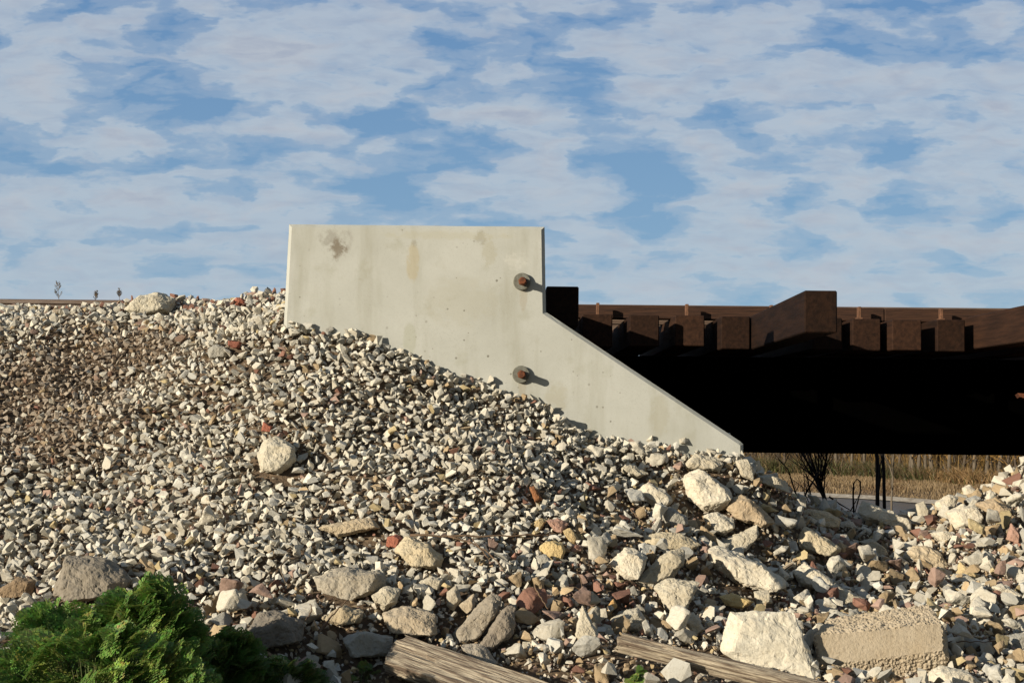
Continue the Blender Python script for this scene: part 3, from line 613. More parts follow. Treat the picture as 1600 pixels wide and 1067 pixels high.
def make_hero(i, spec):
    ref, rest, colr_, dep, ol = spec
    block = 'concrete block' in ref; mx = sum(p[0] for p in ol) / len(ol); my = sum(p[1] for p in ol) / len(ol)
    if not block: ol = [(mx + (p[0] - mx) * 1.07, my + (p[1] - my) * 1.10) for p in ol]
    cx = sum(p[0] for p in ol) / len(ol); cy = sum(p[1] for p in ol) / len(ol); bot = max(p[1] for p in ol); top = min(p[1] for p in ol)
    h = hit(cx, min(cy + .45 * (bot - cy), 1066) if cy < 1060 else 1060) or hit(cx, bot)
    if h is None: h = P(cx, cy, 10.3)
    Yc = h.y - .02 + (.10 if dep < .3 else 0) - (.05 if block else 0)
    wpx = max(p[0] for p in ol) - min(p[0] for p in ol); hpx = bot - top
    size = min(wpx, hpx * 1.5) / FPX * Yc; D = size * dep
    c = P(cx, cy, Yc); random.seed(100 + i)
    ptsl = []
    lean = .42 if dep > .3 else .25
    for (x, y) in ol:
        p = P(x, y, Yc); q = p - c
        u = q.normalized()
        base = q.z * lean                                # upper parts lie farther back
        ptsl.append(c + q + Vector((0, base, 0)))
        f = random.uniform(.55, .85)
        ptsl.append(c + q * f + Vector((random.uniform(-.1, .1) * D, base * f - D * random.uniform(.32, .5), random.uniform(-.08, .08) * D)))
        f = random.uniform(.7, .95)
        ptsl.append(c + q * f + Vector((0, base * f + D * random.uniform(.4, .55), 0)))
    if block:
        ptsl = []
        for (x, y, dy) in [(1274,992,0),(1355,985,0),(1471,972,.03),(1482,1031,.0),(1474,1016,-.03),(1281,1040,-.04),(1296,966,.22),(1370,956,.27),(1451,944,.3),(1300,1072,.03),(1346,1082,.03),(1394,1070,.03),(1469,1062,.04),(1480,1000,.35),(1300,1060,.4),(1470,1050,.42),(1274,1010,.38)]:
            ptsl.append(P(x, y, Yc + dy))
    bm = hull([p - c for p in ptsl])
    bmesh.ops.triangulate(bm, faces=bm.faces)
    L = max(size, .05); target = max(L / 30, .004) if not block else .006
    for it in range(6):
        es = [e for e in bm.edges if e.calc_length() > target * 1.5]
        if not es or len(bm.faces) > (9000 if not block else 40000): break
        bmesh.ops.subdivide_edges(bm, edges=es, cuts=1); bmesh.ops.triangulate(bm, faces=bm.faces)
    for it in range(1 if block or dep < .3 else 2): bmesh.ops.smooth_vert(bm, verts=bm.verts, factor=.5, use_axis_x=True, use_axis_y=True, use_axis_z=True)
    bm.normal_update(); off = Vector((i * 3.1, i * 1.7, 0)); k = 1 / L
    amp = .055 * L * (.6 if dep < .3 else 1); newc = []
    for v in bm.verts:
        n1 = mnoise.fractal(v.co * (2.4 * k) + off, 1.0, 2.0, 2); n2 = mnoise.fractal(v.co * (9 * k) + off, .8, 2.1, 4)
        n3 = abs(mnoise.noise(v.co * (5 * k) + off))
        n4 = mnoise.noise(v.co * (3.1 * k) + off * 2); n4 = math.floor(n4 * 5) / 5
        if block:
            ro = .0075 * (1.1 - 2.2 * mnoise.voronoi(v.co * 78)[0][0] + mnoise.fractal(v.co * 20, .8, 2, 3) * .8) if (v.normal.z > .55 or v.normal.z < -.12 or abs(v.normal.x) > .7) else .0012 * mnoise.fractal(v.co * 60, .8, 2, 3)
            newc.append(v.co + v.normal * (ro + .006 * n1)); continue
        newc.append(v.co + v.normal * (amp * (n1 * .75 + n4 * .5 + n2 * .42 - (n3 < .05) * .2)))
    for v, p in zip(bm.verts, newc): v.co = p
    me = bpy.data.meshes.new('boulder'); bm.to_mesh(me); bm.free()
    me.polygons.foreach_set('use_smooth', np.zeros(len(me.polygons), bool))
    nm = 'boulder' if wpx > 30 else 'stone'
    if 'block' in ref and 'concrete' in ref: nm = 'concrete_block'
    if 'brick fragment' in ref: nm = 'brick_fragment'
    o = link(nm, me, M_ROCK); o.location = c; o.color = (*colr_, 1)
    tagit(o, ref + ' ' + rest, 'rock' if nm in ('boulder', 'stone') else ('broken concrete' if nm == 'concrete_block' else 'brick'), 'boulders and larger rocks in the rubble' if nm in ('boulder', 'stone') else None)
    hero_c.append((cx, cy, ref, c, wpx)); r_ = min(wpx, hpx * 1.6) / FPX * Yc * (.38 if wpx > 60 else .34)
    hw = wpx / FPX * Yc * .5
    for s in np.linspace(-1, 1, 5):
        exist.append((c.x + s * max(hw - r_, 0), Yc + D * .1, r_))
        if wpx > 55: exist.append((c.x + s * max(hw - r_, 0), Yc - D * .2, r_))
        if wpx > 120: exist.append((c.x + s * max(hw - r_, 0), Yc - D * .42, r_ * .8)); exist.append((c.x + s * max(hw - r_, 0), Yc - .16, r_ * .8))
for i, s in enumerate(HERO): make_hero(i, s)

for (qa, qb, k_, rr) in [((600, 1030), (860, 1075), 9, .09), ((972, 1010), (1260, 1066), 14, .045)]:
    for u in np.linspace(0, 1, k_):
        q = (qa[0] + (qb[0] - qa[0]) * u, qa[1] + (qb[1] - qa[1]) * u); h_ = hit(*q)
        if h_ is not None: exist.append((h_.x, h_.y, rr)); exist.append((h_.x, h_.y - .07, rr)); exist.append((h_.x, h_.y - .13, rr)); exist.append((h_.x, h_.y - .19, rr)); exist.append((h_.x, h_.y + .05, rr))
A = scatter(215000, size_fn, (-6.2, 6.4, 5.2, 11.6), .66, exist); nA = len(A[0])
def size_top(px, py, x, y, N):
    s = size_fn(px, py, x, y, N); lump = np.sin(x * 5.1 + 2 * np.sin(y * 4.3)) * np.sin(y * 6.7 + 1.5 * np.sin(x * 3.9)) * .5 + .5
    return np.where(rng.random(N) < .30 + .45 * lump, s * .95, -1)
_st = size_top
def size_top(px, py, x, y, N):
    s = _st(px, py, x, y, N); s[(x < -1.9) & (y > 9.75)] = -1; rub = zones(px, py)[1]
    s = np.where(rng.random(N) < zones(px, py)[0] * .9, -1, s)
    return np.where((rub > .4) & ((y > 9.3) | (rng.random(N) < .45)), -1, s)
B = scatter(86000, size_top, (-6.2, 6.4, 5.2, 11.6), .74, exist); nB = len(B[0])
X, Y, Z, S, PX, PY = [np.concatenate([a, b]) for a, b in zip(A, B)]
N = len(X); print('stones', N, nA, nB)
lift = np.concatenate([rng.uniform(.0, .22, nA), rng.uniform(.45, .75, nB)])
Zp = Z + S * lift
RT = np.where((rng.random(N) < .5)[:, None, None], rand_rots(N), tilt_rots(N, .45))
CL = colours(PX, PY, N); VR = rng.integers(0, len(VARS), N)
POS = np.stack([X, Y, Zp], -1)
# the 225 loose stones that show largest become things of their own
onscreen = (PX > 4) & (PX < 1596) & (PY < 1062) & (PY > 400)
inplant = (PX < 430) & (PY > 985)
score = np.where(onscreen & ~inplant & ~((X < 1.6) & (Y > 9.1) & (X > -1.5)) & ~((Y > 10.4)), S / Y, 0)
top = np.argsort(-score)[:226]
var_me = []
for k, (v, f) in enumerate(VARS):
    me = np_mesh('stone', v, f)
    bm = bmesh.new(); bm.from_mesh(me)
    for it in range(3): 
        bmesh.ops.subdivide_edges(bm, edges=bm.edges[:], cuts=1); bmesh.ops.triangulate(bm, faces=bm.faces)
    for it in range(2): bmesh.ops.smooth_vert(bm, verts=bm.verts, factor=.5, use_axis_x=True, use_axis_y=True, use_axis_z=True)
    bm.normal_update()
    nv = [v_.co * 1.04 + v_.normal * (.035 * mnoise.fractal(v_.co * 4 + Vector((k, 0, 0)), .9, 2, 4)) for v_ in bm.verts]
    for v_, q in zip(bm.verts, nv): v_.co = q
    bm.to_mesh(me); bm.free(); me.polygons.foreach_set('use_smooth', np.zeros(len(me.polygons), bool)); me.materials.append(M_STONE); var_me.append(me)
def colour_name(c):
    r, g_, b = c; 
    if r > 1.75 * g_: return 'brick-red'
    if r > 1.42 * g_: return 'pinkish'
    if b < .52 * r: return 'yellowish'
    if r < .3: return 'dark brownish' if b < .72 * r else 'dark grey'
    if r > .46: return 'cream'
    return 'light grey' if b > .74 * r else 'tan'
labs = {}
for i in top:
    hc = min(hero_c, key=lambda h: (h[0] - PX[i]) ** 2 + ((h[1] - PY[i]) * 1.3) ** 2)
    dx, dy = PX[i] - hc[0], PY[i] - hc[1]
    dirn = ('right of' if dx > 0 else 'left of') if abs(dx) > abs(dy) * 1.3 else ('below' if dy > 0 else 'above')
    labs.setdefault((colour_name(CL[i]), dirn, hc[2]), []).append((dx * dx + dy * dy, i))
ORD = ['nearest', 'second', 'third', 'fourth', 'fifth', 'sixth', 'seventh', 'eighth', 'ninth', 'tenth']
for (cn, dirn, ref), L in labs.items():
    L.sort()
    for k, (_, i) in enumerate(L):
        o = bpy.data.objects.new('stone', var_me[VR[i]]); COL.objects.link(o)
        o.matrix_world = Matrix.Translation(POS[i]) @ Matrix(RT[i].tolist()).to_4x4() @ Matrix.Scale(S[i], 4)
        o.color = (*CL[i], 1)
        pre = '' if len(L) == 1 else (ORD[min(k, 9)] + ' ')
        tagit(o, f"{pre}{cn} angular stone {dirn} the {ref}", 'stone', 'loose angular stones in the rubble')
mask = np.ones(N, bool); mask[top] = False
gravel = link('crushed_stone_gravel', stuff_mesh('crushed_stone_gravel', POS[mask], S[mask], RT[mask], CL[mask], VR[mask]), M_GRAV)
# a second, lower layer and small chips fill the gaps
def layer2(px, py, x, y, N):
    s = np.where(rng.random(N) < .5, rng.uniform(.014, .026, N), rng.uniform(.026, .042, N)); s[hiddenback(x, y)] = -1
    s[(x < -4.4) & (y < 6)] = -1; return s
x2, y2, z2, s2, px2, py2 = scatter(125000, layer2, (-6.2, 6.4, 5.2, 11.5), .62)
n2 = len(x2); c2 = colours(px2, py2, n2); d2, r2, _ = zones(px2, py2)
mm = np.clip(d2 * .7 + r2 * .35, 0, 1)[:, None] * rng.uniform(.4, 1, (n2, 1)); c2 = c2 * (1 - mm) + BRN * 1.2 * mm
tagit(gravel, 'pale crushed limestone ballast heaped over the whole slope', 'gravel', None, 'stuff')
g2 = link('stone_chips', stuff_mesh('stone_chips', np.stack([x2, y2, z2 + s2 * .1 - .016], -1), s2, rand_rots(n2), c2), M_GRAV)
tagit(g2, 'small stone chips and grit filling the gaps between the bigger stones', 'gravel', None, 'stuff')
print('chips', n2)
# stones on the track bed behind the crest are part of the gravel

# ------------------------------------------------------------ dead wood
def curve_tube(p0, p1, sag, r0, r1, k=6, n=10, jit=.0, seed=0):
    random.seed(seed); pts_ = []
    side = Vector((random.uniform(-1, 1), random.uniform(-.3, .3), random.uniform(-1, 1)))
    for i in range(n + 1):
        u = i / n; q = p0.lerp(p1, u) + Vector((0, 0, sag * math.sin(math.pi * u)))
        if jit: q += Vector((random.uniform(-1, 1), random.uniform(-1, 1), random.uniform(-1, 1))) * jit
        pts_.append(q)
    return pts_, [r0 + (r1 - r0) * i / n for i in range(n + 1)]
# wood grain runs along local X: build along X then rotate
def wood(name, p0, p1, h, w, label, round_, mat, seed, cat):
    L = (p1 - p0).length; k = 40 if round_ else 48; n = 90; V = []; F_ = []
    for i in range(n + 1):
        x = L * i / n
        for j in range(k):
            a = 2 * math.pi * j / k
            if round_: y, z = w * math.cos(a), h * math.sin(a)
            else:
                cc, ss = math.cos(a), math.sin(a); m_ = max(abs(cc), abs(ss)); f = .93 / m_ * .5 + .5 * (1 / m_); f = min(f, 1.36)
                y, z = w * cc * f, h * ss * f
            g_ = mnoise.fractal(Vector((x * 1.6 + seed, y * 26, z * 26)), .8, 2.1, 4); cr = mnoise.noise(Vector((x * 1.1 - seed, y * 55, z * 55)))
            q = 1 + .07 * g_ - (.16 if cr > .33 else 0) + .05 * mnoise.noise(Vector((x * 3 + seed, a, 0)))
            xe = x + (.05 * mnoise.noise(Vector((seed + 7, y * 30, z * 30))) if i in (0, n) else 0)
            V.append((xe, y * q, z * q))
    for i in range(n):
        for j in range(k): F_.append((i * k + j, i * k + (j + 1) % k, (i + 1) * k + (j + 1) % k, (i + 1) * k + j))
    me = bpy.data.meshes.new(name); me.from_pydata(V, [], F_ + [tuple(range(k))[::-1], tuple(n * k + j for j in range(k))]); me.update()
    o = link(name, me, mat); d = (p1 - p0).normalized()
    up = Vector((0, -.55, .83)); yv = up.cross(d).normalized(); zv = d.cross(yv)
    o.matrix_world = Matrix.Translation(p0) @ Matrix((d, yv, zv)).transposed().to_4x4()
    tagit(o, label, cat); return o
a0 = hit(620, 1018); a1 = hit(880, 1063); a1 = P(905, 1118, a0.y - .75)
wood('weathered_plank', P(618, 1023, a0.y - .10), P(860, 1108, a0.y - .42), .05, .10, 'deeply grained weathered timber plank lying at the bottom centre', False, M_DEADW, 3, 'plank')
b0 = hit(985, 1012)
wood('weathered_log', P(970, 1004, b0.y - .10), P(1290, 1082, b0.y - .30), .045, .045, 'thin weathered log lying at the bottom in front of the white trapezoid slab', True, M_DEADW, 9, 'log')
c0 = P(1206, 904, (hit(1215, 905) or P(1215, 905, 8)).y - .05)
for (q0, q1, lab) in [((1203, 903), (1236, 881), 'larger splintered wood piece right of the long pale boulder'), ((1219, 890), (1232, 899), 'short splinter of wood crossing the larger one beside the long pale boulder')]:
    y_ = c0.y - .03; wood('wood_splinter', P(*q0, y_), P(*q1, y_ + .02), .009, .011, lab, False, M_DEADW, 5, 'wood')
tw = [((640, 836), (742, 838), (800, 838), (852, 834), .0042, 'long reddish-brown twig lying level across the gravel'),
      ((700, 838), (748, 846), (775, 868), (790, 897), .0035, 'pale curved twig bending down from the long level twig'),
      ((738, 842), (750, 855), (762, 872), (768, 880), .002, 'short thin twig below the long level twig'),
      ((468, 870), (424, 872), (440, 900), (452, 918), .0035, 'curving grey twig on the gravel right of the leafy plant'),
      ((498, 988), (515, 965), (530, 948), (545, 936), .0035, 'straight dry twig leaning on the rounded tan boulder'),
      ((477, 968), (486, 960), (490, 950), (484, 942), .0028, 'hooked dry twig left of the rounded tan boulder'),
      ((895, 900), (905, 890), (910, 905), (909, 925), .003, 'bent dry twig among red stones right of the yellow rock'),
      ((932, 930), (922, 922), (905, 918), (885, 916), .0025, 'thin dry twig above the jagged spire rock'),
      ((835, 915), (842, 930), (850, 940), (856, 952), .003, 'dark twig in the hollow of red stones'),
      ((985, 795), (995, 808), (1002, 815), (1010, 818), .0025, 'small broken twig by the dark grey shaded rock'),
      ((498, 815), (505, 800), (512, 785), (518, 768), .003, 'thin brown twig leaning above the long flat tan rock'),
      ((1480, 1003), (1500, 1000), (1530, 1004), (1560, 1001), .0025, 'thin twig over the dark hollow right of the brown block')]
for k, (a, b, c, d, r_, lab) in enumerate(tw):
    ys = []
    for q in (a, b, c, d):
        hq = hit(*q); ys.append((hq.y if hq else 8) - .17)
    ym = sum(ys) / 4; q = [P(*p_, .6 * y_ + .4 * ym) for p_, y_ in zip((a, b, c, d), ys)]
    pl = []
    for s_ in range(13):
        u = s_ / 12; v = [(1 - u) ** 3, 3 * u * (1 - u) ** 2, 3 * u * u * (1 - u), u ** 3]
        pl.append(q[0] * v[0] + q[1] * v[1] + q[2] * v[2] + q[3] * v[3] + Vector((0, 0, .004 * math.sin(s_ * 2.1 + k))))
    mb = MB(); mb.tube(pl, [1.5 * r_ * (1 - .5 * s_ / 12) for s_ in range(13)], 5)
    o = mb.build('dry_twig', M_TWIG if k != 3 else M_STALK, smooth=True); tagit(o, lab, 'twig', 'dry twigs on the rubble')

# ------------------------------------------------------------ green ferny plants
def frond(base, tip, up, rngl, V, F_, Cc, col, npairs=9, wid=.34):
    d = tip - base; L = d.length; dn = d.normalized(); side = dn.cross(up).normalized(); nrm = side.cross(dn)
    def tri(a, b, c, e, cc):
        n0 = len(V); V.extend((a, b, c, e)); F_.append((n0, n0 + 1, n0 + 2, n0 + 3)); Cc.extend([cc] * 4)
    droop = lambda u: base + d * u + Vector((0, 0, 1)) * (.22 * L * (u - u * u))
    for i in range(6):
        a = droop(i / 6); b = droop((i + 1) / 6); w_ = side * .0016; tri(a - w_, a + w_, b + w_, b - w_, (col[0] * .8, col[1] * .85, col[2] * .8))
    for i in range(npairs):
        u = .22 + .76 * i / (npairs - 1); p = droop(u); pl = L * wid * math.sin(math.pi * min(1, (1 - u) * .95 + .13)) ** .8 * rngl.uniform(.8, 1.1)
        for s in (-1, 1):
            pd = (side * s * 1.0 + dn * .55 + nrm * rngl.uniform(-.25, .2)).normalized()
            ps = pd.cross(nrm).normalized(); m_ = max(4, int(pl / .0105))
            for j in range(m_):
                v = (j + .5) / m_; q = p + pd * pl * v - Vector((0, 0, 1)) * (.25 * pl * v * v); ll = .0195 * (1.1 - v * .6) * rngl.uniform(.8, 1.25) * (pl / .05 + .6) * .6
                cc = tuple(c_ * rngl.uniform(.75, 1.25) for c_ in col)
                for s2 in (-1, 1):
                    ld = (ps * s2 + pd * .7 + nrm * rngl.uniform(-.3, .3)).normalized(); lw = ld.cross(nrm).normalized() * ll * .36
                    tri(q, q + ld * ll * .5 + lw, q + ld * ll, q + ld * ll * .5 - lw, cc)
                if j == m_ - 1: tri(q, q + pd * ll * .5 + ps * ll * .25, q + pd * ll, q + pd * ll * .5 - ps * ll * .25, cc)
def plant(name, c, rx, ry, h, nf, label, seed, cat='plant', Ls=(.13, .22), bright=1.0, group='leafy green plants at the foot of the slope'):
    rl = random.Random(seed); V, F_, Cc = [], [], []; st = MB()
    root = empty(name, c, label, cat, group)
    for i in range(nf):
        a = rl.uniform(0, 2 * math.pi); q_ = rl.uniform(0, 1) ** .45; rr = 1.0 if rl.random() < .72 else rl.uniform(.6, .9)
        p = Vector((math.cos(a) * q_ * rx, math.sin(a) * q_ * ry, h * (1 - .85 * q_ ** 3) * rl.uniform(.86, 1.0) * rr))
        tip = c + p; out = Vector((p.x / rx + rl.uniform(-.3, .3), p.y / ry - .25, p.z / h * .28 + .05)).normalized()
        L = rl.uniform(*Ls); b = tip - (out * .8 + Vector((rl.uniform(-.35, .35), rl.uniform(-.35, .35), .02))).normalized() * L * .85
        up = (Vector((-.25, -.55, .75)) + out * .5 + Vector((rl.uniform(-.35, .35), rl.uniform(-.35, .35), 0))).normalized()
        if rr > .55: st.tube([c + Vector((rl.uniform(-.04, .04), rl.uniform(-.04, .04), -.02)), c + (b - c) * .6 + Vector((0, 0, .03)), b], [.003, .0022, .0015], 4, False)
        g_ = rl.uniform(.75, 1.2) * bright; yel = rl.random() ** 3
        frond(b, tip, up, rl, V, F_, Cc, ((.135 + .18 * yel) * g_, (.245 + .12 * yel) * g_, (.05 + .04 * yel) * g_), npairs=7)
    fo = link('foliage', np_mesh('foliage', np.array([tuple(v) for v in V]), np.array(F_), np.array(Cc)), M_LEAF, root)
    st.build('stem', M_STEM, root, smooth=True)
    return root
M_STEM = simple('green_stem', (.08, .12, .035), (.10, .09, .04), 20, .7)
def gp(px, py, y): p = P(px, py, y); return Vector((p.x, y, float(H(p.x, y))))
def plant_at(px, topy, y, wpx, nf, label, seed, ry=None, **kw):
    b = P(px, 800, y); z0 = float(H(b.x, y)); c = Vector((b.x, y, z0 - .02)); h = (P(px, topy, y).z - z0) * 1.04; rx = wpx / FPX * y
    return plant('fern_leaved_plant', c, rx, ry or rx * .8, h, nf, label, seed, **kw)
plant_at(232, 900, 5.8, 125, 420, 'tallest bushy green fern-leaved plant at the lower left corner', 1, ry=.30)
plant_at(100, 938, 5.7, 135, 330, 'lower leafy green plant left of the tallest one, reaching the left edge', 2, ry=.28)
plant_at(365, 978, 5.95, 75, 150, 'low green plant with shade-darkened leaves right of the tallest plant', 3, ry=.22, bright=.75)  # leaf colour lowered to paint in the shade
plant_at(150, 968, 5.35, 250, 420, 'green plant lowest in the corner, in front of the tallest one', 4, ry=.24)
plant_at(455, 1018, 6.0, 75, 80, 'small sparse green plant with shadow-dimmed leaves left of the grey plank', 5, ry=.14, bright=.6, Ls=(.08, .14))  # shadow painted in by dimming the leaf colour
for (x_, y_, h_, n_, sd_) in [(-2.35, 4.9, .52, 200, 11), (-2.1, 4.35, .50, 180, 12)]:  # unseen plants added to throw shadow across the lower left slope
    z_ = float(H(x_, y_)); plant('fern_leaved_plant', Vector((x_, y_, z_)), .42, .38, h_, n_, 'unseen green fern-leaved plant added beyond the left edge to cast shade, ' + ('farther' if sd_ == 11 else 'nearer') + ' of two', sd_)
plant_at(995, 1030, 6.08, 24, 26, 'tiny green fern-leaved seedling under the thin log', 6, ry=.06, Ls=(.05, .08))
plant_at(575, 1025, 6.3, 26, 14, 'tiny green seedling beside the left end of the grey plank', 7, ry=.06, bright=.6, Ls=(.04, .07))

# ------------------------------------------------------------ dry weeds on the skyline
def weed(px, toppy, y, hpx, seed, label):
    rl = random.Random(seed); b = P(px, toppy, y); z1 = b.z; z0 = float(H(b.x, y)); mb = MB(); h = z1 - z0; base = Vector((b.x, y, z0))
    hv = hpx / FPX * y
    lean = rl.uniform(-.03, .03)
    mb.tube([base, base + Vector((lean, 0, h * .6)), base + Vector((lean * 2, 0, h))], [.004, .003, .001], 4)
    for i in range(22):
        u = 1 - hv / h * rl.random(); p = base + Vector((lean * 2 * u, 0, h * u)); s = rl.choice((-1, 1)); l = (.015 + .06 * min((1 - u) * h / hv, .7)) * (hv / .15)
        q = p + Vector((s * l * .6, rl.uniform(-.02, .02), l * .9)); mb.tube([p, q], [.0014, .0008], 3)
        for j in range(4):
            r_ = p.lerp(q, rl.uniform(.3, 1)); mb.tube([r_, r_ + Vector((rl.uniform(-.012, .012), 0, .016))], [.0020, .0008], 4)
    o = mb.build('dry_weed', M_STALK); tagit(o, label, 'weed', 'dry weeds behind the rail')
weed(97, 441, 13.3, 26, 1, 'tallest dry weed stalk on the skyline above the rail')
weed(142, 456, 13.3, 13, 2, 'short dry weed stalk right of the tallest one on the skyline')
weed(191, 453, 13.4, 12, 3, 'thin sparse weed on the skyline nearest the pale crest boulder')
0 and weed(62, 456, 13.6, 10, 4, 'faint low weed left of the tallest stalk on the skyline')

# ------------------------------------------------------------ bare shrubs and saplings by the water
def bare(name, base, stems, label, mat=M_BARK, group=None, cat='tree', seed=0, twigs=3):
    rl = random.Random(seed); root = empty(name, base, label, cat, group); tr = MB(); cr = MB()
    for (pl, r0, r1) in stems:
        n = len(pl); tr.tube(pl, [r0 + (r1 - r0) * i / (n - 1) for i in range(n)], 6)
        for k in range(twigs * 3):
            i = rl.randrange(1, n) if n > 2 else 1; p = pl[i - 1].lerp(pl[i], rl.random()); d = (pl[i] - pl[i - 1]).normalized()
            l = rl.uniform(.25, .8) * (1 if r0 > .015 else .5)
            q = p + (d + Vector((rl.uniform(-.7, .7), rl.uniform(-.7, .7), rl.uniform(-.1, .4)))) * l
            cr.tube([p, p.lerp(q, .5) + Vector((rl.uniform(-.03, .03), 0, .02)), q], [r1 * .6 + .002, r1 * .4 + .0015, .001], 4)
    tr.build('trunk', mat, root, smooth=True); cr.build('crown', mat, root); return root
YS = 16.0
def PS(L, y=YS): return [P(a, b, y + (k % 2) * .15) for k, (a, b) in enumerate(L)]
zg = float(H(P(1292, 800, YS).x, YS))
base = P(1294, 830, YS); base.z = zg
st = [([base] + PS([(1292, 795), (1286, 770), (1279, 748)]), .030, .020)]
fan = [((1279, 748), (1270, 728), (1262, 690), (1258, 665)), ((1279, 748), (1275, 720), (1270, 690), (1268, 665)), ((1281, 755), (1283, 720), (1284, 690), (1284, 660)), ((1283, 760), (1290, 725), (1296, 690), (1302, 665)), ((1279, 750), (1262, 735), (1250, 712), (1240, 670)), ((1281, 755), (1288, 735), (1300, 705), (1316, 660)), ((1279, 748), (1279, 715), (1277, 690), (1276, 665)), ((1274, 740), (1258, 715), (1252, 690), (1248, 650)), ((1282, 757), (1270, 745), (1262, 738), (1252, 724)), ((1283, 745), (1292, 712), (1300, 680), (1308, 665)), ((1287, 775), (1289, 740), (1292, 710), (1294, 660)), ((1281, 750), (1286, 715), (1290, 680), (1291, 665))]
for f in fan: st.append((PS(f), .009, .004))
bare('bare_shrub', base, st, 'dark bare shrub fanning many stems up from the water edge behind the dip', seed=1, cat='shrub', twigs=3)
for k, (xb, xm, xt, r0, lab) in enumerate([(1372, 1371, 1369, .030, 'left and thicker one of two dark trunks side by side in the river gap'), (1383, 1381, 1378, .026, 'right and paler-sided one of two dark trunks side by side in the river gap')]):
    y = 18 + .3 * k; b = P(xb, 830, y); b.z = float(H(b.x, y))
    bare('sapling_tree', b, [([b, P(xb - 1, 800, y), P(xm, 740, y), P(xt, 690, y), P(xt - 2, 640, y), P(xt - 4, 620, y)], r0, r0 * .6)], lab, M_BARK if k == 0 else M_BARK, 'dark trunks in the river gap', seed=4 + k, twigs=3)
y = 20; b = P(1392, 830, y); b.z = float(H(b.x, y))
bare('sapling_tree', b, [([b, P(1393, 780, y), P(1395, 745, y), P(1391, 730, y), P(1382, 712, y), P(1378, 660, y)], .016, .008), ([P(1395, 745, y), P(1396, 710, y), P(1397, 650, y)], .012, .006)], 'slender pale forked sapling right of the two dark trunks', M_FARBARK, None, seed=8, twigs=2)
b = P(1334, 815, 14.5); b.z = float(H(b.x, 14.5))
bare('bent_vine', b, [([b] + PS([(1334, 800), (1333, 775), (1334, 755), (1339, 748), (1344, 752), (1345, 765), (1340, 785), (1336, 800)], 14.5), .011, .006)], 'thin dark vine bent into a loop between the shrub and the two trunks', seed=9, cat='vine', twigs=0)
for k, (L, lab) in enumerate([([(1245, 775), (1237, 752), (1232, 735), (1222, 722)], 'thin bare stem left of the fanning shrub, leaning left'), ([(1272, 790), (1266, 770), (1262, 750), (1259, 735)], 'thin bare stem closest on the left of the fanning shrub'), ([(1255, 783), (1262, 765), (1268, 755), (1279, 735)], 'thin bare stem crossing behind the left of the fanning shrub'), ([(1296, 776), (1310, 786), (1322, 793), (1333, 799)], 'thin fallen stem sloping between the shrub and the bent vine')]):
    pl = PS(L, 14.5); bare('bare_sapling', pl[0], [(pl, .010, .004)], lab, seed=20 + k, cat='stem', group='thin bare stems by the shrub', twigs=2 if k < 3 else 0)

# ------------------------------------------------------------ far bank: grass, brush, trees
def blades(name, n, fn, mat, label, cat, seed, wide=.03, lean=.18):
    r = np.random.default_rng(seed); q_ = fn(r, n); x, y, h, c = q_[:4]; z = H(x, y) - .05 + (q_[4] if len(q_) > 4 else 0); n = len(x)
    a = r.uniform(0, np.pi, n); lx = r.normal(0, lean, n) * h; ly = r.normal(0, lean, n) * h; w_ = wide * r.uniform(.6, 1.5, n)
    dx, dy = np.cos(a) * w_, np.sin(a) * w_
    V = np.empty((n, 6, 3)); V[:, 0] = np.stack([x - dx, y - dy, z], 1); V[:, 1] = np.stack([x + dx, y + dy, z], 1)
    V[:, 2] = np.stack([x + dx * .8 + lx * .35, y + dy * .8 + ly * .35, z + h * .6], 1); V[:, 3] = np.stack([x - dx * .8 + lx * .35, y - dy * .8 + ly * .35, z + h * .6], 1)
    V[:, 4] = np.stack([x + dx * .25 + lx, y + dy * .25 + ly, z + h], 1); V[:, 5] = np.stack([x - dx * .25 + lx, y - dy * .25 + ly, z + h], 1)
    o_ = np.arange(n) * 6; F_ = np.concatenate([np.stack([o_, o_ + 1, o_ + 2, o_ + 3], 1), np.stack([o_ + 3, o_ + 2, o_ + 4, o_ + 5], 1)])
    o = link(name, np_mesh(name, V.reshape(-1, 3), F_, np.repeat(c, 6, 0)), mat); return tagit(o, label, cat, None, 'stuff')
def xr(r, n, y): # x across the slot seen below the bridge, with margin
    return r.uniform(.10, .44, n) * y
def spread(r, a, b, n): return np.where(r.random(n) < .72, r.uniform(a, b, n), r.uniform(-70, 110, n))
def f_grass(r, n):
    y0 = r.uniform(0, 1, n) ** .8 * 16; x = spread(r, 10, 56, n); y = far_bank(x) + .8 + y0
    c = np.array((.27, .19, .10))[None] * r.uniform(.75, 1.15, (n, 1)) * (1 + .0 * y0[:, None]); 
    patch = (np.sin(x * .9 + y * .3) * np.sin(y * .7 + 1.3) > .35); c[patch] *= (.72, .66, .6)
    return x, y, r.uniform(.08, .30, n) * (1 + .5 * np.sin(x * 1.7 + y) * np.sin(y * 1.1)), c
blades('dry_grass', 120000, f_grass, M_GRASS, 'tan dry grass covering the far river bank', 'grass', 5, .020)
def f_green(r, n):
    x = spread(r, 10, 56, n); y = far_bank(x) + 14 + r.uniform(0, 7, n); c = np.array((.08, .085, .028))[None] * r.uniform(.5, 1.5, (n, 1)); m_ = r.random(n) < .5; c[m_] = np.array((.16, .11, .055)) * r.uniform(.6, 1.2, (m_.sum(), 1))
    m3 = x > 33; c[m3 & (r.random(n) < .8)] = np.array((.30, .19, .085))
    return x, y, r.uniform(.3, 1.3, n) * (.7 + .5 * np.sin(x * 1.3) ** 2), c
blades('undergrowth', 45000, f_green, M_GRASS, 'low green and brown undergrowth at the foot of the far trees', 'undergrowth', 6, .03, .6)
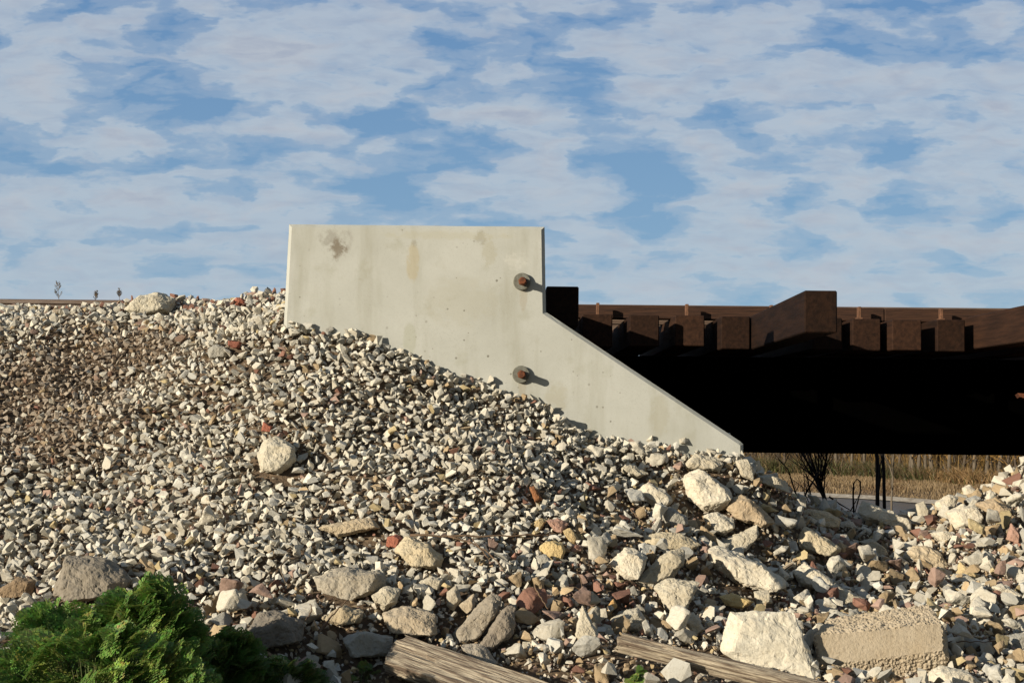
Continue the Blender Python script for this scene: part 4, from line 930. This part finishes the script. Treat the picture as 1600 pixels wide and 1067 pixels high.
def f_brush(r, n):
    x = spread(r, 8, 75, n); y = far_bank(np.minimum(x, 40)) + 20 + r.uniform(0, 45, n); c = np.array((.145, .112, .08))[None] * r.uniform(.6, 1.25, (n, 1))
    g_ = (r.random(n) < .35); c[g_] = np.array((.24, .15, .05)) * r.uniform(.6, 1.2, (g_.sum(), 1))
    m3 = (x > 30) & (r.random(n) < .45); c[m3] = np.array((.33, .205, .06)) * r.uniform(.6, 1.2, (m3.sum(), 1))
    return x, y, r.uniform(.5, 2.2, n), c, r.uniform(0, 1, n) ** 1.3 * 9.5
blades('woodland', 150000, f_brush, M_GRASS, 'hazy brown mass of bare autumn woodland behind the far bank', 'woodland', 7, .014, .55)

def tree_proto(seed, kind):
    rl = random.Random(seed); tr = MB(); cr = MB(); leaves = []
    hgt = rl.uniform(10, 12.5); p = Vector((0, 0, -.3)); pl = [p]; n = 9; dr = Vector((rl.uniform(-.08, .08), 0, 1))
    for i in range(n): p = p + (dr + Vector((rl.uniform(-.08, .08), rl.uniform(-.08, .08), 0))) * (hgt / n); pl.append(p.copy())
    r0 = rl.uniform(.12, .2); tr.tube(pl, [r0 * (1 - .85 * i / n) for i in range(n + 1)], 7)
    def branch(p, d, l, r, dep):
        q = p + d * l; m_ = p.lerp(q, .5) + Vector((rl.uniform(-.1, .1), rl.uniform(-.1, .1), .08)) * l
        (tr if dep == 0 else cr).tube([p, m_, q], [r, r * .7, r * .4], 4, False)
        for k in range(3 if dep < 2 else 0):
            branch(p.lerp(q, rl.uniform(.35, 1)), (d + Vector((rl.uniform(-.7, .7), rl.uniform(-.7, .7), rl.uniform(-.1, .5)))).normalized(), l * rl.uniform(.45, .7), r * .5, dep + 1)
        if dep == 2 or (dep == 1): leaves.append(q)
    for k in range(16):
        u = rl.uniform(.12, 1); i = min(int(u * n), n - 1); q = pl[i].lerp(pl[i + 1], u * n - i); a = rl.uniform(0, 6.28)
        branch(q, Vector((math.cos(a), math.sin(a), rl.uniform(.4, 1.1))).normalized(), rl.uniform(.9, 2.3) * (1.15 - u * .6), .05 * (1.1 - u * .6), 0)
    if kind == 1:
        for q in leaves:
            for k in range(7):
                c = q + Vector((rl.gauss(0, .3), rl.gauss(0, .3), rl.gauss(0, .3))); a = rl.uniform(0, 6.28); e = Vector((math.cos(a), math.sin(a), rl.uniform(-.5, .5))) * .07; g_ = Vector((-math.sin(a), math.cos(a), rl.uniform(-.9, .9))) * .06
                cr.add([c - e, c - g_, c + e, c + g_], [(0, 1, 2, 3)])
    tm = tr.mesh('trunk', True); cm = cr.mesh('crown'); tm.materials.append(M_FARBARK if seed % 2 else M_FARBARK2); cm.materials.append(M_AUT if kind else M_TWIGF); return tm, cm
M_FARBARK2 = simple('brown_bark', (.10, .075, .052), (.05, .037, .026), 3, .9, (1, 1, .2)); M_TWIGF = simple('far_twigs', (.19, .14, .09), (.11, .08, .055), 2); M_AUT = simple('autumn_leaf', (.42, .24, .06), (.25, .14, .05), 1.5)
protos = [tree_proto(s, k) for s, k in ((1, 0), (2, 0), (3, 1), (4, 1), (5, 0), (7, 1))]
rt = random.Random(5); spots = []; cnt = {'f': 0, 'm': 0}; ORDS = ['leftmost', 'second', 'third', 'fourth', 'fifth', 'sixth', 'seventh', 'eighth', 'ninth', 'tenth']
for px in (1420, 1428, 1434, 1459, 1482, 1501, 1521, 1558, 1575, 1592): spots.append((px, 15 + rt.uniform(0, 4), 'f'))
for px in (1195, 1228, 1310, 1330, 1352, 1405, 1445, 1540): spots.append((px, 18 + rt.uniform(0, 6), 'm'))
for k in range(40): spots.append((rt.uniform(1120, 1680), 24 + rt.uniform(0, 30), 'b'))
for k in range(30): spots.append((rt.choice((rt.uniform(-200, 1100), rt.uniform(1700, 2400))), 16 + rt.uniform(0, 30), 'b'))
for (px, dy, kd) in spots:
    u = (px - 800) / FPX; yv = 115.0
    for it in range(6): yv = float(far_bank(u * yv)) + dy
    x = u * yv; pr = rt.choice([protos[i] for i in ((2, 3, 5, 1) if px > 1390 else (0, 1, 4, 4, 2))])
    lab = {'f': 'slim pale trunk standing in the front row at the edge of the far grassy bank', 'm': 'slim bare tree in the second row behind the far grassy bank', 'b': 'bare autumn tree deep in the wood across the river'}[kd]
    if kd in cnt:
        k = cnt[kd]; cnt[kd] += 1
        lab = (ORDS[k] + (' ' if k == 0 else ' from the left ')) + {'f': 'of the pale front-row trunks on the far bank', 'm': 'of the second-row bare trees behind the far bank'}[kd]
    o = empty('bare_tree', (x, yv, float(H(x, yv))), lab, 'tree', {'f': 'front row of trees across the river', 'm': 'second row of trees across the river', 'b': 'trees deep in the far wood'}[kd])
    o.rotation_euler = (rt.gauss(0, .05), rt.gauss(0, .07), rt.uniform(0, 6.28)); sc = rt.uniform(.8, 1.08); o.scale = (sc, sc, sc)
    for nm, me in zip(('trunk', 'crown'), pr):
        c = bpy.data.objects.new(nm, me); COL.objects.link(c); c.parent = o
print('done')
